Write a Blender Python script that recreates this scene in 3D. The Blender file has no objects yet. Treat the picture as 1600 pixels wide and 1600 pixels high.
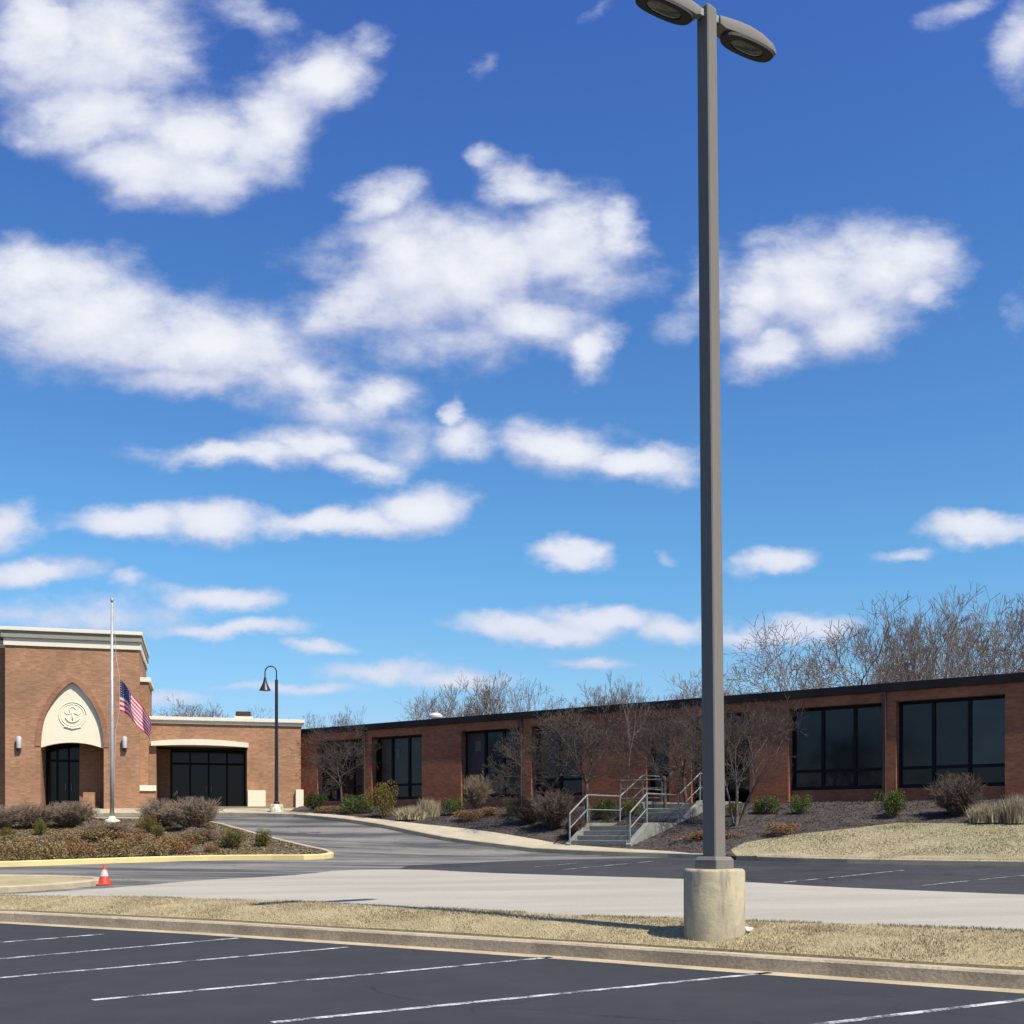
import bpy, bmesh, math, random
import numpy as np
from mathutils import Vector, Matrix, noise as mnoise
from mathutils.geometry import delaunay_2d_cdt

R = math.radians
random.seed(7); rng = np.random.default_rng(7)
scene = bpy.context.scene
COL = scene.collection

# ------------------------------------------------------------------ camera
EYE, F, HOR = 1.6, 1797.0, 1298.0            # eye height, focal length and horizon row in 1600-pixel units
cam_d = bpy.data.cameras.new('camera'); cam = bpy.data.objects.new('camera', cam_d); COL.objects.link(cam)
cam.location = (0, 0, EYE); cam.rotation_euler = (R(90), 0, 0)
cam_d.sensor_fit = 'HORIZONTAL'; cam_d.sensor_width = 36; cam_d.lens = 36*F/1600
cam_d.shift_y = (HOR-800)/1600; cam_d.clip_end = 3000; cam_d.clip_start = .1
scene.camera = cam

# ------------------------------------------------------------------ sun, sky
SUN_H = Vector((.735, -.678)).normalized(); SUN_EL = R(55)
sd = Vector((SUN_H.x*math.cos(SUN_EL), SUN_H.y*math.cos(SUN_EL), math.sin(SUN_EL)))
sl = bpy.data.lights.new('sun', 'SUN'); sl.energy = 4.9; sl.angle = R(.53); sl.color = (1, .94, .83)
so = bpy.data.objects.new('sun', sl); COL.objects.link(so); so.location = sd*50
so.rotation_euler = sd.to_track_quat('Z', 'Y').to_euler()
vs = scene.view_settings
scene.display_settings.display_device = 'sRGB'
vs.view_transform = 'Standard'; vs.look = 'None'; vs.exposure = 0.5; vs.gamma = 1; vs.use_curve_mapping = False

W = bpy.data.worlds.new('World'); scene.world = W; W.use_nodes = True
wt = W.node_tree; wt.nodes.clear()

class NT:
    """small node-tree writer"""
    def __init__(s, t): s.t = t
    def n(s, typ, ins=None, **kw):
        nd = s.t.nodes.new(typ)
        for k, v in kw.items(): setattr(nd, k, v)
        for k, v in (ins or {}).items(): s.set(nd.inputs[k], v)
        return nd
    def set(s, sock, v):
        if isinstance(v, bpy.types.NodeSocket): s.t.links.new(v, sock)
        elif isinstance(v, bpy.types.Node): s.t.links.new(v.outputs[0], sock)
        else: sock.default_value = v
    def m(s, op, a, b=None, c=None, clamp=False):
        i = {0: a}
        if b is not None: i[1] = b
        if c is not None: i[2] = c
        return s.n('ShaderNodeMath', i, operation=op, use_clamp=clamp).outputs[0]
    def mr(s, v, a, b, c=0., d=1., interp='SMOOTHSTEP'):
        return s.n('ShaderNodeMapRange', {0: v, 1: a, 2: b, 3: c, 4: d}, interpolation_type=interp).outputs[0]
    def mix(s, f, a, b, bt='MIX'):
        nd = s.n('ShaderNodeMix', data_type='RGBA', blend_type=bt)
        s.set(nd.inputs[0], f); s.set(nd.inputs[6], a); s.set(nd.inputs[7], b)
        return nd.outputs[2]
    def noise(s, vec, scale, detail=4, rough=.55, dist=0.):
        return s.n('ShaderNodeTexNoise', {'Vector': vec, 'Scale': scale, 'Detail': detail, 'Roughness': rough, 'Distortion': dist}).outputs[0]
    def ramp(s, f, stops):
        nd = s.n('ShaderNodeValToRGB', {0: f}); e = nd.color_ramp.elements
        while len(e) < len(stops): e.new(.5)
        for el, (p, c) in zip(e, stops):
            el.position = p; el.color = (*c, 1)
        return nd.outputs[0]

w = NT(wt)
sky = w.n('ShaderNodeTexSky', sky_type='NISHITA', sun_disc=False, sun_elevation=SUN_EL,
          sun_rotation=math.atan2(SUN_H.x, SUN_H.y), altitude=50, air_density=1.0, dust_density=.3, ozone_density=2.2)
tc = w.n('ShaderNodeTexCoord').outputs['Generated']
sep = w.n('ShaderNodeSeparateXYZ', {0: tc})
dx, dy, dz = sep.outputs
# cumulus field over the northern half of the sky, in tangent coordinates (x/y, z/y); noise clouds elsewhere
dys = w.m('MAXIMUM', dy, .05)
u_, v_ = w.m('DIVIDE', dx, dys), w.m('DIVIDE', dz, dys)
uv = w.n('ShaderNodeCombineXYZ', {0: u_, 1: v_, 2: 0.}).outputs[0]
nv = w.n('ShaderNodeMapping', {0: uv, 3: (1, 1.5, 1)}).outputs[0]
warp = w.n('ShaderNodeTexNoise', {'Vector': nv, 'Scale': 9., 'Detail': 5., 'Roughness': .6}).outputs[1]
wv = w.n('ShaderNodeVectorMath', {0: warp, 1: (.5, .5, .5)}, operation='SUBTRACT').outputs[0]
wv = w.n('ShaderNodeVectorMath', {0: wv, 1: (.085, .05, 0)}, operation='MULTIPLY').outputs[0]
uvw = w.n('ShaderNodeVectorMath', {0: uv, 1: wv}, operation='ADD').outputs[0]
SKYK = .707          # sky level that goes with the exposure above
SKYRAMP = [(0., (.86, .94, 1.20)), (.08, (.84, 1.02, 1.28)), (.13, (.80, 1.14, 1.33)), (.22, (.68, 1.18, 1.45)), (.36, (.62, 1.08, 1.50)), (.60, (.52, .86, 1.62)), (1., (.34, .62, 1.35))]
BLOBS = [  # x, y, rx, ry, turn, thinness   (cloud puffs)
 (50,60,90,95,0,0),(170,70,150,110,0,0),(150,175,120,65,0,.1),(230,255,130,60,10,.2),(320,275,95,55,0,.1),(420,215,120,70,-35,0),
 (500,135,80,60,-20,.05),(400,32,90,40,20,.80),(575,70,50,34,-30,.72),(300,215,120,60,10,.1),
 (60,440,150,65,5,0),(130,510,200,85,8,0),(340,545,190,75,10,.05),(300,600,150,32,5,.35),(470,590,90,40,0,.3),
 (640,420,140,105,0,.1),(560,470,120,50,-20,.3),(760,430,160,85,5,0),(880,400,110,90,0,.1),(830,505,120,45,15,.2),(935,555,50,40,-40,.25),
 (830,290,85,40,15,.35),(960,370,50,60,0,.35),(590,310,75,40,-20,.45),(600,620,70,38,0,.35),(760,250,45,22,0,.65),
 (1270,450,150,85,-8,.0),(1385,425,105,80,0,.0),(1190,460,70,60,0,.1),(1330,495,110,55,-15,.1),(1210,540,80,42,-25,.2),(1450,460,50,32,10,.3),(1160,500,60,45,0,.3),(1190,380,60,28,0,.75),
 (1050,515,50,40,-30,.98),(360,708,140,22,-4,.35),(480,685,100,32,0,.35),(570,725,80,24,12,.45),
 (715,690,60,34,0,.5),(708,648,20,28,0,.55),(885,700,95,44,5,.05),(990,718,105,32,4,.12),
 (200,815,110,26,2,.25),(330,812,85,32,0,.1),(540,812,150,24,-4,.2),(665,795,80,36,0,0),(10,815,50,42,10,.3),
 (50,895,105,24,2,.1),(890,865,62,20,2,.3),(1205,875,55,22,-8,.42),(1060,865,34,13,0,.8),(1530,832,95,25,-3,.15),(1410,862,60,12,0,.55),
 (345,928,100,20,0,.2),(200,915,40,14,0,.6),(90,958,170,26,4,.55),(360,977,120,14,4,.3),(840,985,130,24,3,.1),(950,965,120,22,0,.1),(1060,975,80,24,0,.25),
 (1250,985,100,22,0,.35),(600,1048,90,24,-4,.35),(500,1005,70,12,0,.45),(700,1060,110,18,0,.5),(450,1080,110,12,0,.6),(930,1036,80,9,0,.6),
 (1595,70,50,75,20,.68),(1490,15,70,24,-20,.85),(740,105,45,22,-40,.95),(935,20,45,16,-40,.92),(130,955,210,34,3,.72),(620,690,70,50,10,.68),(520,640,120,40,10,.6),(700,530,120,60,0,.55),(1110,440,60,90,0,.85),(1590,480,30,60,0,.95),(420,80,60,60,0,.9),(1150,990,60,18,0,.5),(280,1100,80,14,0,.6),
 (-260,560,210,70,8,.1),(-330,160,190,95,-10,.1),(-250,850,190,30,0,.2),(1860,300,170,85,-8,.1),(1850,700,150,40,0,.2),(1900,940,180,22,0,.3),
 (300,-260,190,100,10,.1),(900,-330,240,90,-6,.1),(1450,-240,160,80,0,.2)]
def field(vec, blobs):
    acc = None
    for (x, y, rx, ry, a, th) in blobs:
        if abs(a) < 8:
            q = w.n('ShaderNodeVectorMath', {0: vec, 1: (F/rx, F/ry, 1), 2: (-(x-800)/rx, -(HOR-y)/ry, th*1.1)}, operation='MULTIPLY_ADD')
        else:
            q = w.n('ShaderNodeMapping', {0: vec, 1: ((x-800)/F, (HOR-y)/F, -th*1.1), 2: (0, 0, R(-a)), 3: (rx/F, ry/F, 1)}, vector_type='TEXTURE')
        ln = w.n('ShaderNodeVectorMath', {0: q.outputs[0]}, operation='LENGTH').outputs[1]
        acc = ln if acc is None else w.m('SMOOTH_MIN', acc, ln, .22)
    return acc
up = w.n('ShaderNodeVectorMath', {0: uvw, 1: (.012, .028, 0)}, operation='ADD').outputs[0]
n1 = w.noise(nv, 11., 7, .60)
n2 = w.noise(w.n('ShaderNodeVectorMath', {0: nv, 1: (.008, .026, 0)}, operation='ADD').outputs[0], 11., 5, .6)
n3 = w.noise(nv, 30., 4, .62)
q1 = w.m('MULTIPLY_ADD', w.m('SUBTRACT', n3, .5), .45, w.m('MULTIPLY', w.m('SUBTRACT', n1, .5), 1.4))
qlit = w.m('MULTIPLY_ADD', w.m('SUBTRACT', n2, n1), 1.8, .5, clamp=True)
# elsewhere: plain noise cumulus on a flat deck overhead
dzs = w.m('MAXIMUM', dz, .06)
deck = w.n('ShaderNodeCombineXYZ', {0: w.m('DIVIDE', dx, dzs), 1: w.m('DIVIDE', dy, dzs), 2: 0.}).outputs[0]
nd = w.noise(deck, 1.5, 6, .58)
dd = w.mr(nd, .52, .66, 1.6, .2, 'LINEAR')
inwin = w.m('MULTIPLY', w.mr(dy, .25, .45), w.mr(w.m('ABSOLUTE', u_), .85, .65))
inwin = w.m('MULTIPLY', inwin, w.mr(v_, 1.25, 1.0))
skc = w.n('ShaderNodeVectorMath', {0: sky.outputs[0], 1: (.105, .105, .105)}, operation='MULTIPLY').outputs[0]
# tint the clear sky the way the photograph shows it, deeper towards the zenith
grad = w.ramp(dz, SKYRAMP)
skc = w.n('ShaderNodeVectorMath', {0: skc, 1: grad}, operation='MULTIPLY').outputs[0]
hzf = w.mr(dz, .36, .10, 0., .50)
def cloud_shader(blobs):
    if blobs:
        f1 = field(uvw, blobs); e1 = w.m('ADD', f1, q1)
        big = [b for b in blobs if b[2]*b[3] > 2600 and b[5] < .6]
        lit = qlit
        if big:          # sides turned up towards the sun brighter, undersides greyer
            lit = w.m('ADD', lit, w.m('MULTIPLY', w.m('SUBTRACT', field(up, big), f1), .75), clamp=True)
    else:
        e1 = dd; lit = .6
    alpha = w.m('MULTIPLY', w.mr(e1, 1.36, .44), .97)
    if not blobs: alpha = w.m('MULTIPLY', alpha, w.mr(dz, .06, .13))
    thick = w.mr(e1, 1.10, .0)
    br = w.m('MULTIPLY_ADD', lit, .50, w.m('MULTIPLY', thick, .46), clamp=True)
    ccol = w.mix(br, (.46, .51, .74, 1), (.92, .94, .985, 1))
    ccol = w.mix(hzf, ccol, (.60, .67, .86, 1))      # distant clouds low over the horizon sink into the air
    return w.n('ShaderNodeBackground', {0: w.mix(alpha, skc, ccol), 1: SKYK}).outputs[0]
XS, YS = [-1e5, 380, 800, 1150, 1e5], [-1e5, 350, 640, 850, 1e5]
def pick(f, a, b): return w.n('ShaderNodeMixShader', {0: f, 1: a, 2: b}).outputs[0]
def tile(i, j):
    x0, x1, y0, y1 = XS[i], XS[i+1], YS[j], YS[j+1]; sel = []
    for bl in BLOBS:
        ca, sa = abs(math.cos(R(bl[4]))), abs(math.sin(R(bl[4])))
        ex_, ey_ = bl[2]*ca+bl[3]*sa, bl[2]*sa+bl[3]*ca
        mx, my = ex_*1.25+55, ey_*1.3+45
        if bl[0]+mx > x0 and bl[0]-mx < x1 and bl[1]+my+20 > y0 and bl[1]-my < y1: sel.append(bl)
    return cloud_shader(sel or BLOBS[:1])
rows_ = []
for j in range(4):
    t_ = [tile(i, j) for i in range(4)]
    g = [w.m('GREATER_THAN', u_, (XS[i]-800)/F) for i in (1, 2, 3)]
    rows_.append(pick(g[1], pick(g[0], t_[0], t_[1]), pick(g[2], t_[2], t_[3])))
h = [w.m('LESS_THAN', v_, (HOR-YS[j])/F) for j in (1, 2, 3)]
north = pick(h[1], pick(h[0], rows_[0], rows_[1]), pick(h[2], rows_[2], rows_[3]))
allsky = pick(inwin, cloud_shader(None), north)
low = w.n('ShaderNodeBackground', {0: skc, 1: SKYK}).outputs[0]
out = w.n('ShaderNodeOutputWorld', {0: pick(w.m('GREATER_THAN', dz, 0.), low, allsky)})
W.cycles.sampling_method = 'MANUAL'; W.cycles.sample_map_resolution = 512

# ------------------------------------------------------------------ terrain
def offset_line(pts, d):
    res = []
    for i, p in enumerate(pts):
        a = pts[max(i-1, 0)]; b = pts[min(i+1, len(pts)-1)]
        t = (Vector(b)-Vector(a)).normalized(); nn = Vector((-t.y, t.x))
        res.append(Vector(p)+nn*d)
    return res
def flat(px, py, z=0.):          # point on the level parking lot seen at a pixel
    Y = (EYE-z)*F/(py-HOR); return Vector(((px-800)/F*Y, Y))
# left-to-right kerb line of the near parking lot; +normal points away from the camera
L1 = [flat(*p) for p in [(-700,1421),(-400,1428),(0,1443),(300,1460),(600,1480),(900,1501),(1200,1524),(1600,1553),(2000,1583),(2600,1630)]]
def vdist(x, y):
    best = 1e9; sgn = 1
    for a, b in zip(L1, L1[1:]):
        ab = b-a; L = ab.length_squared
        t = ((x-a.x)*ab.x+(y-a.y)*ab.y)/L
        if a is L1[0]: t = min(t, 1)
        elif b is L1[-1]: t = max(t, 0)
        else: t = max(0, min(1, t))
        qx, qy = a.x+ab.x*t, a.y+ab.y*t
        d = math.hypot(x-qx, y-qy)
        if d < best:
            best = d; sgn = 1 if (ab.x*(y-a.y)-ab.y*(x-a.x)) > 0 else -1
    return best*sgn
W0 = Vector((15.4, 34.6)); WA = Vector((-.793, .609)).normalized(); WN = Vector((-WA.y, WA.x)); WN = WN if WN.y < 0 else -WN
def sm(a, b, x):
    t = max(0., min(1., (x-a)/(b-a))); return t*t*(3-2*t)
def lin(a, b, x): return max(0., min(1., (x-a)/(b-a)))
def T(x, y):
    v = vdist(x, y)
    if v < .31: return 0.
    if v < .50: return .17*(v-.31)/.19
    if v < 1.6: z = .17+.17*(v-.50)/1.10
    else: z = min(.34+.0305*(v-1.6), 1.1)
    z += 1.5*lin(36, 51.5, y)*lin(0, 10, v)
    u = (Vector((x, y))-W0).dot(WN)
    tt = (Vector((x, y))-W0).dot(WA)
    if z < 2.4: z += (2.4-z)*(1-lin(1.2, 8.3, u))*sm(60, 30, tt)
    return z
def TV(P):                          # T for an (n,2) array
    x, y = P[:, 0], P[:, 1]; best = np.full(len(P), 1e9); sg = np.ones(len(P))
    for a, b in zip(L1, L1[1:]):
        abx, aby = b.x-a.x, b.y-a.y; L = abx*abx+aby*aby
        t = np.clip(((x-a.x)*abx+(y-a.y)*aby)/L, -1e9 if a is L1[0] else 0, 1e9 if b is L1[-1] else 1)
        d = np.hypot(x-a.x-abx*t, y-a.y-aby*t); c = abx*(y-a.y)-aby*(x-a.x) > 0
        k = d < best; best = np.where(k, d, best); sg = np.where(k, np.where(c, 1, -1), sg)
    v = best*sg; L_ = lambda a, b, q: np.clip((q-a)/(b-a), 0, 1)
    z = np.where(v < .31, 0, np.where(v < .50, .17*(v-.31)/.19, np.where(v < 1.6, .17+.17*(v-.50)/1.10, np.minimum(.34+.0305*(v-1.6), 1.1))))
    far_ = v >= .50
    z2 = z+1.5*L_(36, 51.5, y)*L_(0, 10, v)
    u = (x-W0.x)*WN.x+(y-W0.y)*WN.y; tt = (x-W0.x)*WA.x+(y-W0.y)*WA.y; q = L_(60, 30, tt); q = q*q*(3-2*q)
    z2 = np.where(z2 < 2.4, z2+(2.4-z2)*(1-L_(1.2, 8.3, u))*q, z2)
    return np.where(far_, z2, z)
def at(px, py, extra=0.):          # where the ray of a pixel meets the terrain (raised by extra)
    dxp, dzp = (px-800)/F, (HOR-py)/F
    Y = 6.; prev = None
    while Y < 150:
        g = EYE+dzp*Y-T(dxp*Y, Y)-extra
        if g <= 0:
            if prev is None: return Vector((dxp*Y, Y))
            a, b = prev, Y
            for _ in range(18):
                m = (a+b)/2
                if EYE+dzp*m-T(dxp*m, m)-extra <= 0: b = m
                else: a = m
            return Vector((dxp*b, b))
        prev = Y; Y += .2
    return Vector((dxp*150, 150))
def P3(px, py, e=0.):
    p = at(px, py, e); return Vector((p.x, p.y, T(p.x, p.y)+e))

# ------------------------------------------------------------------ materials
KA = .68           # authored colours are brought down to real-world albedos here
def C4(c): return (c[0]*KA, c[1]*KA, c[2]*KA, 1)
def base_mat(name):
    m = bpy.data.materials.new(name); m.use_nodes = True; t = NT(m.node_tree)
    b = m.node_tree.nodes['Principled BSDF']
    return m, t, b
def mat(name, c, c2=None, scale=3., rough=.85, bump=0., bscale=30., metal=0., fine=.15, stretch=None, spec=.4, split=(.35, .65)):
    m, t, b = base_mat(name)
    co = t.n('ShaderNodeTexCoord').outputs['Object']
    if stretch: co = t.n('ShaderNodeMapping', {0: co, 2: (0, 0, stretch[0]), 3: stretch[1]}, vector_type='POINT').outputs[0]
    if c2 is None: c2 = tuple(x*.75 for x in c)
    f = t.mr(t.noise(co, scale, 6, .6), split[0], split[1])
    col = t.mix(f, C4(c), C4(c2))
    if fine:
        g = t.noise(co, bscale, 3, .7)
        col = t.mix(1., col, t.n('ShaderNodeCombineColor', {0: t.mr(g, .25, .75, 1-fine, 1+fine), 1: t.mr(g, .25, .75, 1-fine, 1+fine), 2: t.mr(g, .25, .75, 1-fine, 1+fine)}).outputs[0], 'MULTIPLY')
    t.set(b.inputs['Base Color'], col)
    b.inputs['Roughness'].default_value = rough; b.inputs['Metallic'].default_value = metal
    b.inputs['Specular IOR Level'].default_value = spec
    if bump:
        bn = t.n('ShaderNodeBump', {'Strength': bump, 'Distance': .02, 'Height': t.noise(co, bscale, 5, .65)})
        t.set(b.inputs['Normal'], bn.outputs[0])
    return m
def brick_mat(name, c1, c2, mortar, stain=(.7, .9)):
    m, t, b = base_mat(name)
    s = t.n('ShaderNodeSeparateXYZ', {0: t.n('ShaderNodeTexCoord').outputs['Object']}).outputs
    v = t.n('ShaderNodeCombineXYZ', {0: t.m('ADD', s[0], s[1]), 1: s[2], 2: 0.}).outputs[0]
    bt = t.n('ShaderNodeTexBrick', {'Vector': v, 'Color1': C4(c1), 'Color2': C4(c2), 'Mortar': C4(mortar), 'Scale': 1., 'Mortar Size': .006,
             'Mortar Smooth': .1, 'Bias': 0., 'Brick Width': .203, 'Row Height': .0677})
    big = t.noise(t.n('ShaderNodeTexCoord').outputs['Object'], .7, 5, .6)
    k = t.mr(big, .3, .7, stain[0], 1.12)
    col = t.mix(1., bt.outputs[0], t.n('ShaderNodeCombineColor', {0: k, 1: k, 2: k}).outputs[0], 'MULTIPLY')
    # odd darker and paler bricks
    cell = t.n('ShaderNodeTexVoronoi', {'Vector': t.n('ShaderNodeMapping', {0: v, 3: (1/.203, 1/.0677, 1)}).outputs[0], 'Scale': 1., 'Randomness': .3})
    hs = t.n('ShaderNodeSeparateColor', {0: cell.outputs[1]}).outputs[0]
    k2 = t.mr(hs, 0, 1, .84, 1.13, 'LINEAR')
    col = t.mix(1., col, t.n('ShaderNodeCombineColor', {0: k2, 1: k2, 2: k2}).outputs[0], 'MULTIPLY')
    t.set(b.inputs['Base Color'], col); b.inputs['Roughness'].default_value = .9
    bn = t.n('ShaderNodeBump', {'Strength': .35, 'Distance': .01, 'Height': t.m('SUBTRACT', 1., bt.outputs[1])})
    t.set(b.inputs['Normal'], bn.outputs[0])
    return m
def leaf_mat(name, c, c2, scale=6., wn=.4, split=(.35, .65)):
    m, t, b = base_mat(name)
    co = t.n('ShaderNodeTexCoord').outputs['Object']
    at_ = t.n('ShaderNodeAttribute', attribute_name='tint').outputs['Fac']
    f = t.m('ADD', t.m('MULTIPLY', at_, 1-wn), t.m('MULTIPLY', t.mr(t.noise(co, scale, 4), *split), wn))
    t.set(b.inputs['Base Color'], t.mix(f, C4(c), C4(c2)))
    b.inputs['Roughness'].default_value = .7; b.inputs['Specular IOR Level'].default_value = .25
    return m
M = {}
def asphalt(name, dark, light, amount, streak=None, cracks=True):
    m, t, b = base_mat(name)
    co = t.n('ShaderNodeTexCoord').outputs['Object']
    big = t.noise(co, .25, 6, .6, .6); mid = t.noise(co, 1.7, 5, .65)
    f = t.mr(t.m('MULTIPLY_ADD', mid, .45, t.m('MULTIPLY', big, .55)), .5-amount, .5+amount)
    if streak:
        sc = t.n('ShaderNodeMapping', {0: t.n('ShaderNodeMapping', {0: co, 2: (0, 0, streak)}).outputs[0], 3: (.10, 1.5, 1)}).outputs[0]
        f = t.mr(t.m('ADD', t.m('MULTIPLY', t.noise(sc, 1., 4, .6), .75), t.m('MULTIPLY', big, .25)), .5-amount, .5+amount)
    col = t.mix(f, C4(dark), C4(light))
    g = t.noise(co, 90., 2, .8)
    k = t.mr(g, .3, .75, .68, 1.45)
    col = t.mix(1., col, t.n('ShaderNodeCombineColor', {0: k, 1: k, 2: k}).outputs[0], 'MULTIPLY')
    st = t.mr(t.noise(co, .55, 5, .7, 1.2), .62, .72)
    col = t.mix(t.m('MULTIPLY', st, .35), col, C4(tuple(x*1.9 for x in dark)))
    dk = t.mr(t.noise(co, .9, 3, .5), .66, .74)
    col = t.mix(t.m('MULTIPLY', dk, .4), col, C4(tuple(x*.5 for x in dark)))
    if cracks:
        wv_ = t.n('ShaderNodeTexNoise', {'Vector': co, 'Scale': 1.2, 'Detail': 4.}).outputs[1]
        cv = t.n('ShaderNodeVectorMath', {0: co, 1: t.n('ShaderNodeVectorMath', {0: wv_, 1: (.8, .8, .8)}, operation='MULTIPLY').outputs[0]}, operation='ADD').outputs[0]
        vo = t.n('ShaderNodeTexVoronoi', {'Vector': cv, 'Scale': .28}, feature='DISTANCE_TO_EDGE').outputs[0]
        ck = t.m('MULTIPLY', t.mr(vo, .010, .0), t.mr(t.noise(co, .6, 2), .45, .6))
        col = t.mix(t.m('MULTIPLY', ck, .6), col, C4(tuple(x*.45 for x in dark)))
    t.set(b.inputs['Base Color'], col); b.inputs['Roughness'].default_value = .88
    b.inputs['Specular IOR Level'].default_value = .3
    bn = t.n('ShaderNodeBump', {'Strength': .35, 'Distance': .008, 'Height': g}); t.set(b.inputs['Normal'], bn.outputs[0])
    return m
M['parking'] = asphalt('sealed_asphalt', (.035, .0375, .043), (.052, .054, .057), .2)
M['drive'] = asphalt('aged_asphalt', (.080, .080, .083), (.29, .275, .24), .12, streak=R(20))
M['lane_dark'] = asphalt('dark_asphalt', (.030, .031, .035), (.075, .075, .076), .22)
M['pale'] = mat('pale_worn_paving', (.44, .405, .33), (.52, .48, .39), .5, .9, .15, 60, fine=.14, stretch=(R(32), (.35, 1.6, 1)))
M['concrete'] = mat('kerb_concrete', (.64, .53, .35), (.50, .41, .27), 1.5, .9, .3, 40)
M['walk'] = mat('walk_concrete', (.64, .55, .38), (.53, .45, .31), .8, .9, .2, 30)
M['grey_concrete'] = mat('step_concrete', (.25, .245, .205), (.33, .32, .27), 2., .9, .3, 30)
M['yellow'] = mat('yellow_kerb_paint', (1.0, .80, .33), (.93, .74, .33), 2., .7, .1, 30, fine=.06)
M['grass_dead'] = mat('dormant_turf', (.56, .46, .25), (.46, .38, .20), 1.3, .95, .8, 45, fine=.3)
def lawn_mat():
    m, t, b = base_mat('thin_lawn'); co = t.n('ShaderNodeTexCoord').outputs['Object']
    f = t.mr(t.noise(co, .35, 5, .65, .4), .42, .62)
    col = t.mix(f, C4((.50, .41, .25)), C4((.37, .34, .19)))
    g = t.noise(co, 22., 5, .7); k = t.mr(g, .3, .7, .7, 1.25)
    col = t.mix(1., col, t.n('ShaderNodeCombineColor', {0: k, 1: k, 2: k}).outputs[0], 'MULTIPLY')
    t.set(b.inputs['Base Color'], col); b.inputs['Roughness'].default_value = .95
    t.set(b.inputs['Normal'], t.n('ShaderNodeBump', {'Strength': .7, 'Distance': .03, 'Height': g}).outputs[0]); return m
M['lawn'] = lawn_mat()
M['mulch'] = mat('dark_mulch', (.060, .048, .042), (.11, .09, .078), 2.5, .95, .45, 40, fine=.45)
M['mulch_brown'] = mat('island_mulch', (.10, .078, .062), (.18, .145, .11), 1.6, .95, .45, 40, fine=.45)
M['field'] = mat('field_grass', (.20, .20, .10), (.30, .25, .14), .1, .95, .4, 8)
M['paint'] = None
def paint_mat():
    m, t, b = base_mat('worn_white_paint'); co = t.n('ShaderNodeTexCoord').outputs['Object']
    f = t.mr(t.m('ADD', t.m('MULTIPLY', t.noise(co, 2.6, 4, .7), .6), t.m('MULTIPLY', t.noise(co, 34., 3, .8), .4)), .43, .57)
    t.set(b.inputs['Base Color'], t.mix(f, C4((.075, .08, .09)), C4((.74, .75, .76)))); b.inputs['Roughness'].default_value = .8
    return m
M['paint'] = paint_mat()
M['brick_tan'] = brick_mat('tan_orange_brick', (.52, .265, .14), (.45, .225, .115), (.48, .31, .19), (.86, 1))
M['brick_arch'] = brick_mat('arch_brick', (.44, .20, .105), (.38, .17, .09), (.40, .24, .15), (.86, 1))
M['brick_red'] = brick_mat('dark_red_brick', (.52, .17, .072), (.41, .13, .056), (.30, .17, .11), (.8, 1))
M['cream'] = mat('cream_stucco', (1.1, 1.0, .74), (1.05, .95, .70), .8, .85, .08, 40, fine=.04)
M['cornice'] = mat('cornice_cream', (1.05, .96, .75), (.98, .90, .70), .8, .8, 0, 40, fine=.04)
M['fascia'] = mat('dark_roof_edge', (.030, .027, .028), (.045, .040, .040), 1., .8, 0, 30, spec=.1)
M['brown_metal'] = mat('brown_metal_post', (.10, .065, .055), (.08, .052, .046), 1., .75, 0, 30, spec=.15)
M['frame'] = mat('dark_window_frame', (.012, .012, .015), (.018, .017, .02), 2., .7, 0, 20, spec=.15)
M['roof'] = mat('gravel_roof', (.25, .24, .22), (.18, .17, .16), 1., .95, .5, 20)
M['white'] = mat('white_enamel', (.72, .72, .70), (.62, .62, .60), 2., .6, 0, 20)
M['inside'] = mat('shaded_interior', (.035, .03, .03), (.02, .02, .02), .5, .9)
M['bronze'] = mat('bronze_grey_paint', (.27, .243, .21), (.24, .217, .19), .6, .75, .05, 40, fine=.05, spec=.15, stretch=(0, (1, 1, .1)))
M['bronze_dark'] = mat('dark_fixture_housing', (.04, .04, .035), (.03, .03, .028), 3., .7)
M['black'] = mat('black_enamel', (.018, .018, .024), (.03, .03, .035), 3., .4)
M['galv'] = mat('galvanised_pipe', (.40, .41, .39), (.31, .32, .31), 6., .5, 0, 30, metal=.3)
M['alu'] = mat('satin_aluminium', (.62, .61, .58), (.52, .51, .49), 3., .45, 0, 20, metal=.35)
def glass(name, c, c2=None, rough=.06, spec=.5):
    m, t, b = base_mat(name); co = t.n('ShaderNodeTexCoord').outputs['Object']
    t.set(b.inputs['Base Color'], t.mix(t.mr(t.noise(co, .9, 3), .35, .65), C4(c), C4(c2 or c)))
    b.inputs['Roughness'].default_value = rough; b.inputs['Specular IOR Level'].default_value = spec
    t.set(b.inputs['Normal'], t.n('ShaderNodeBump', {'Strength': .05, 'Distance': .02, 'Height': t.noise(co, .8, 2)}).outputs[0])
    return m
M['glass_blind'] = glass('window_glass_over_blind', (.020, .026, .028), (.014, .018, .020), .12, .35)
M['glass_dark'] = glass('dark_window_glass', (.006, .007, .012), (.010, .011, .016), .08, .3)
M['glass_door'] = glass('unlit_doorway_glass', (.003, .003, .005), (.006, .006, .009), .1, .25)
M['lens'] = glass('lamp_lens', (.14, .14, .115), (.07, .075, .06), .2, .6)
M['pedestal'] = None
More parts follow.
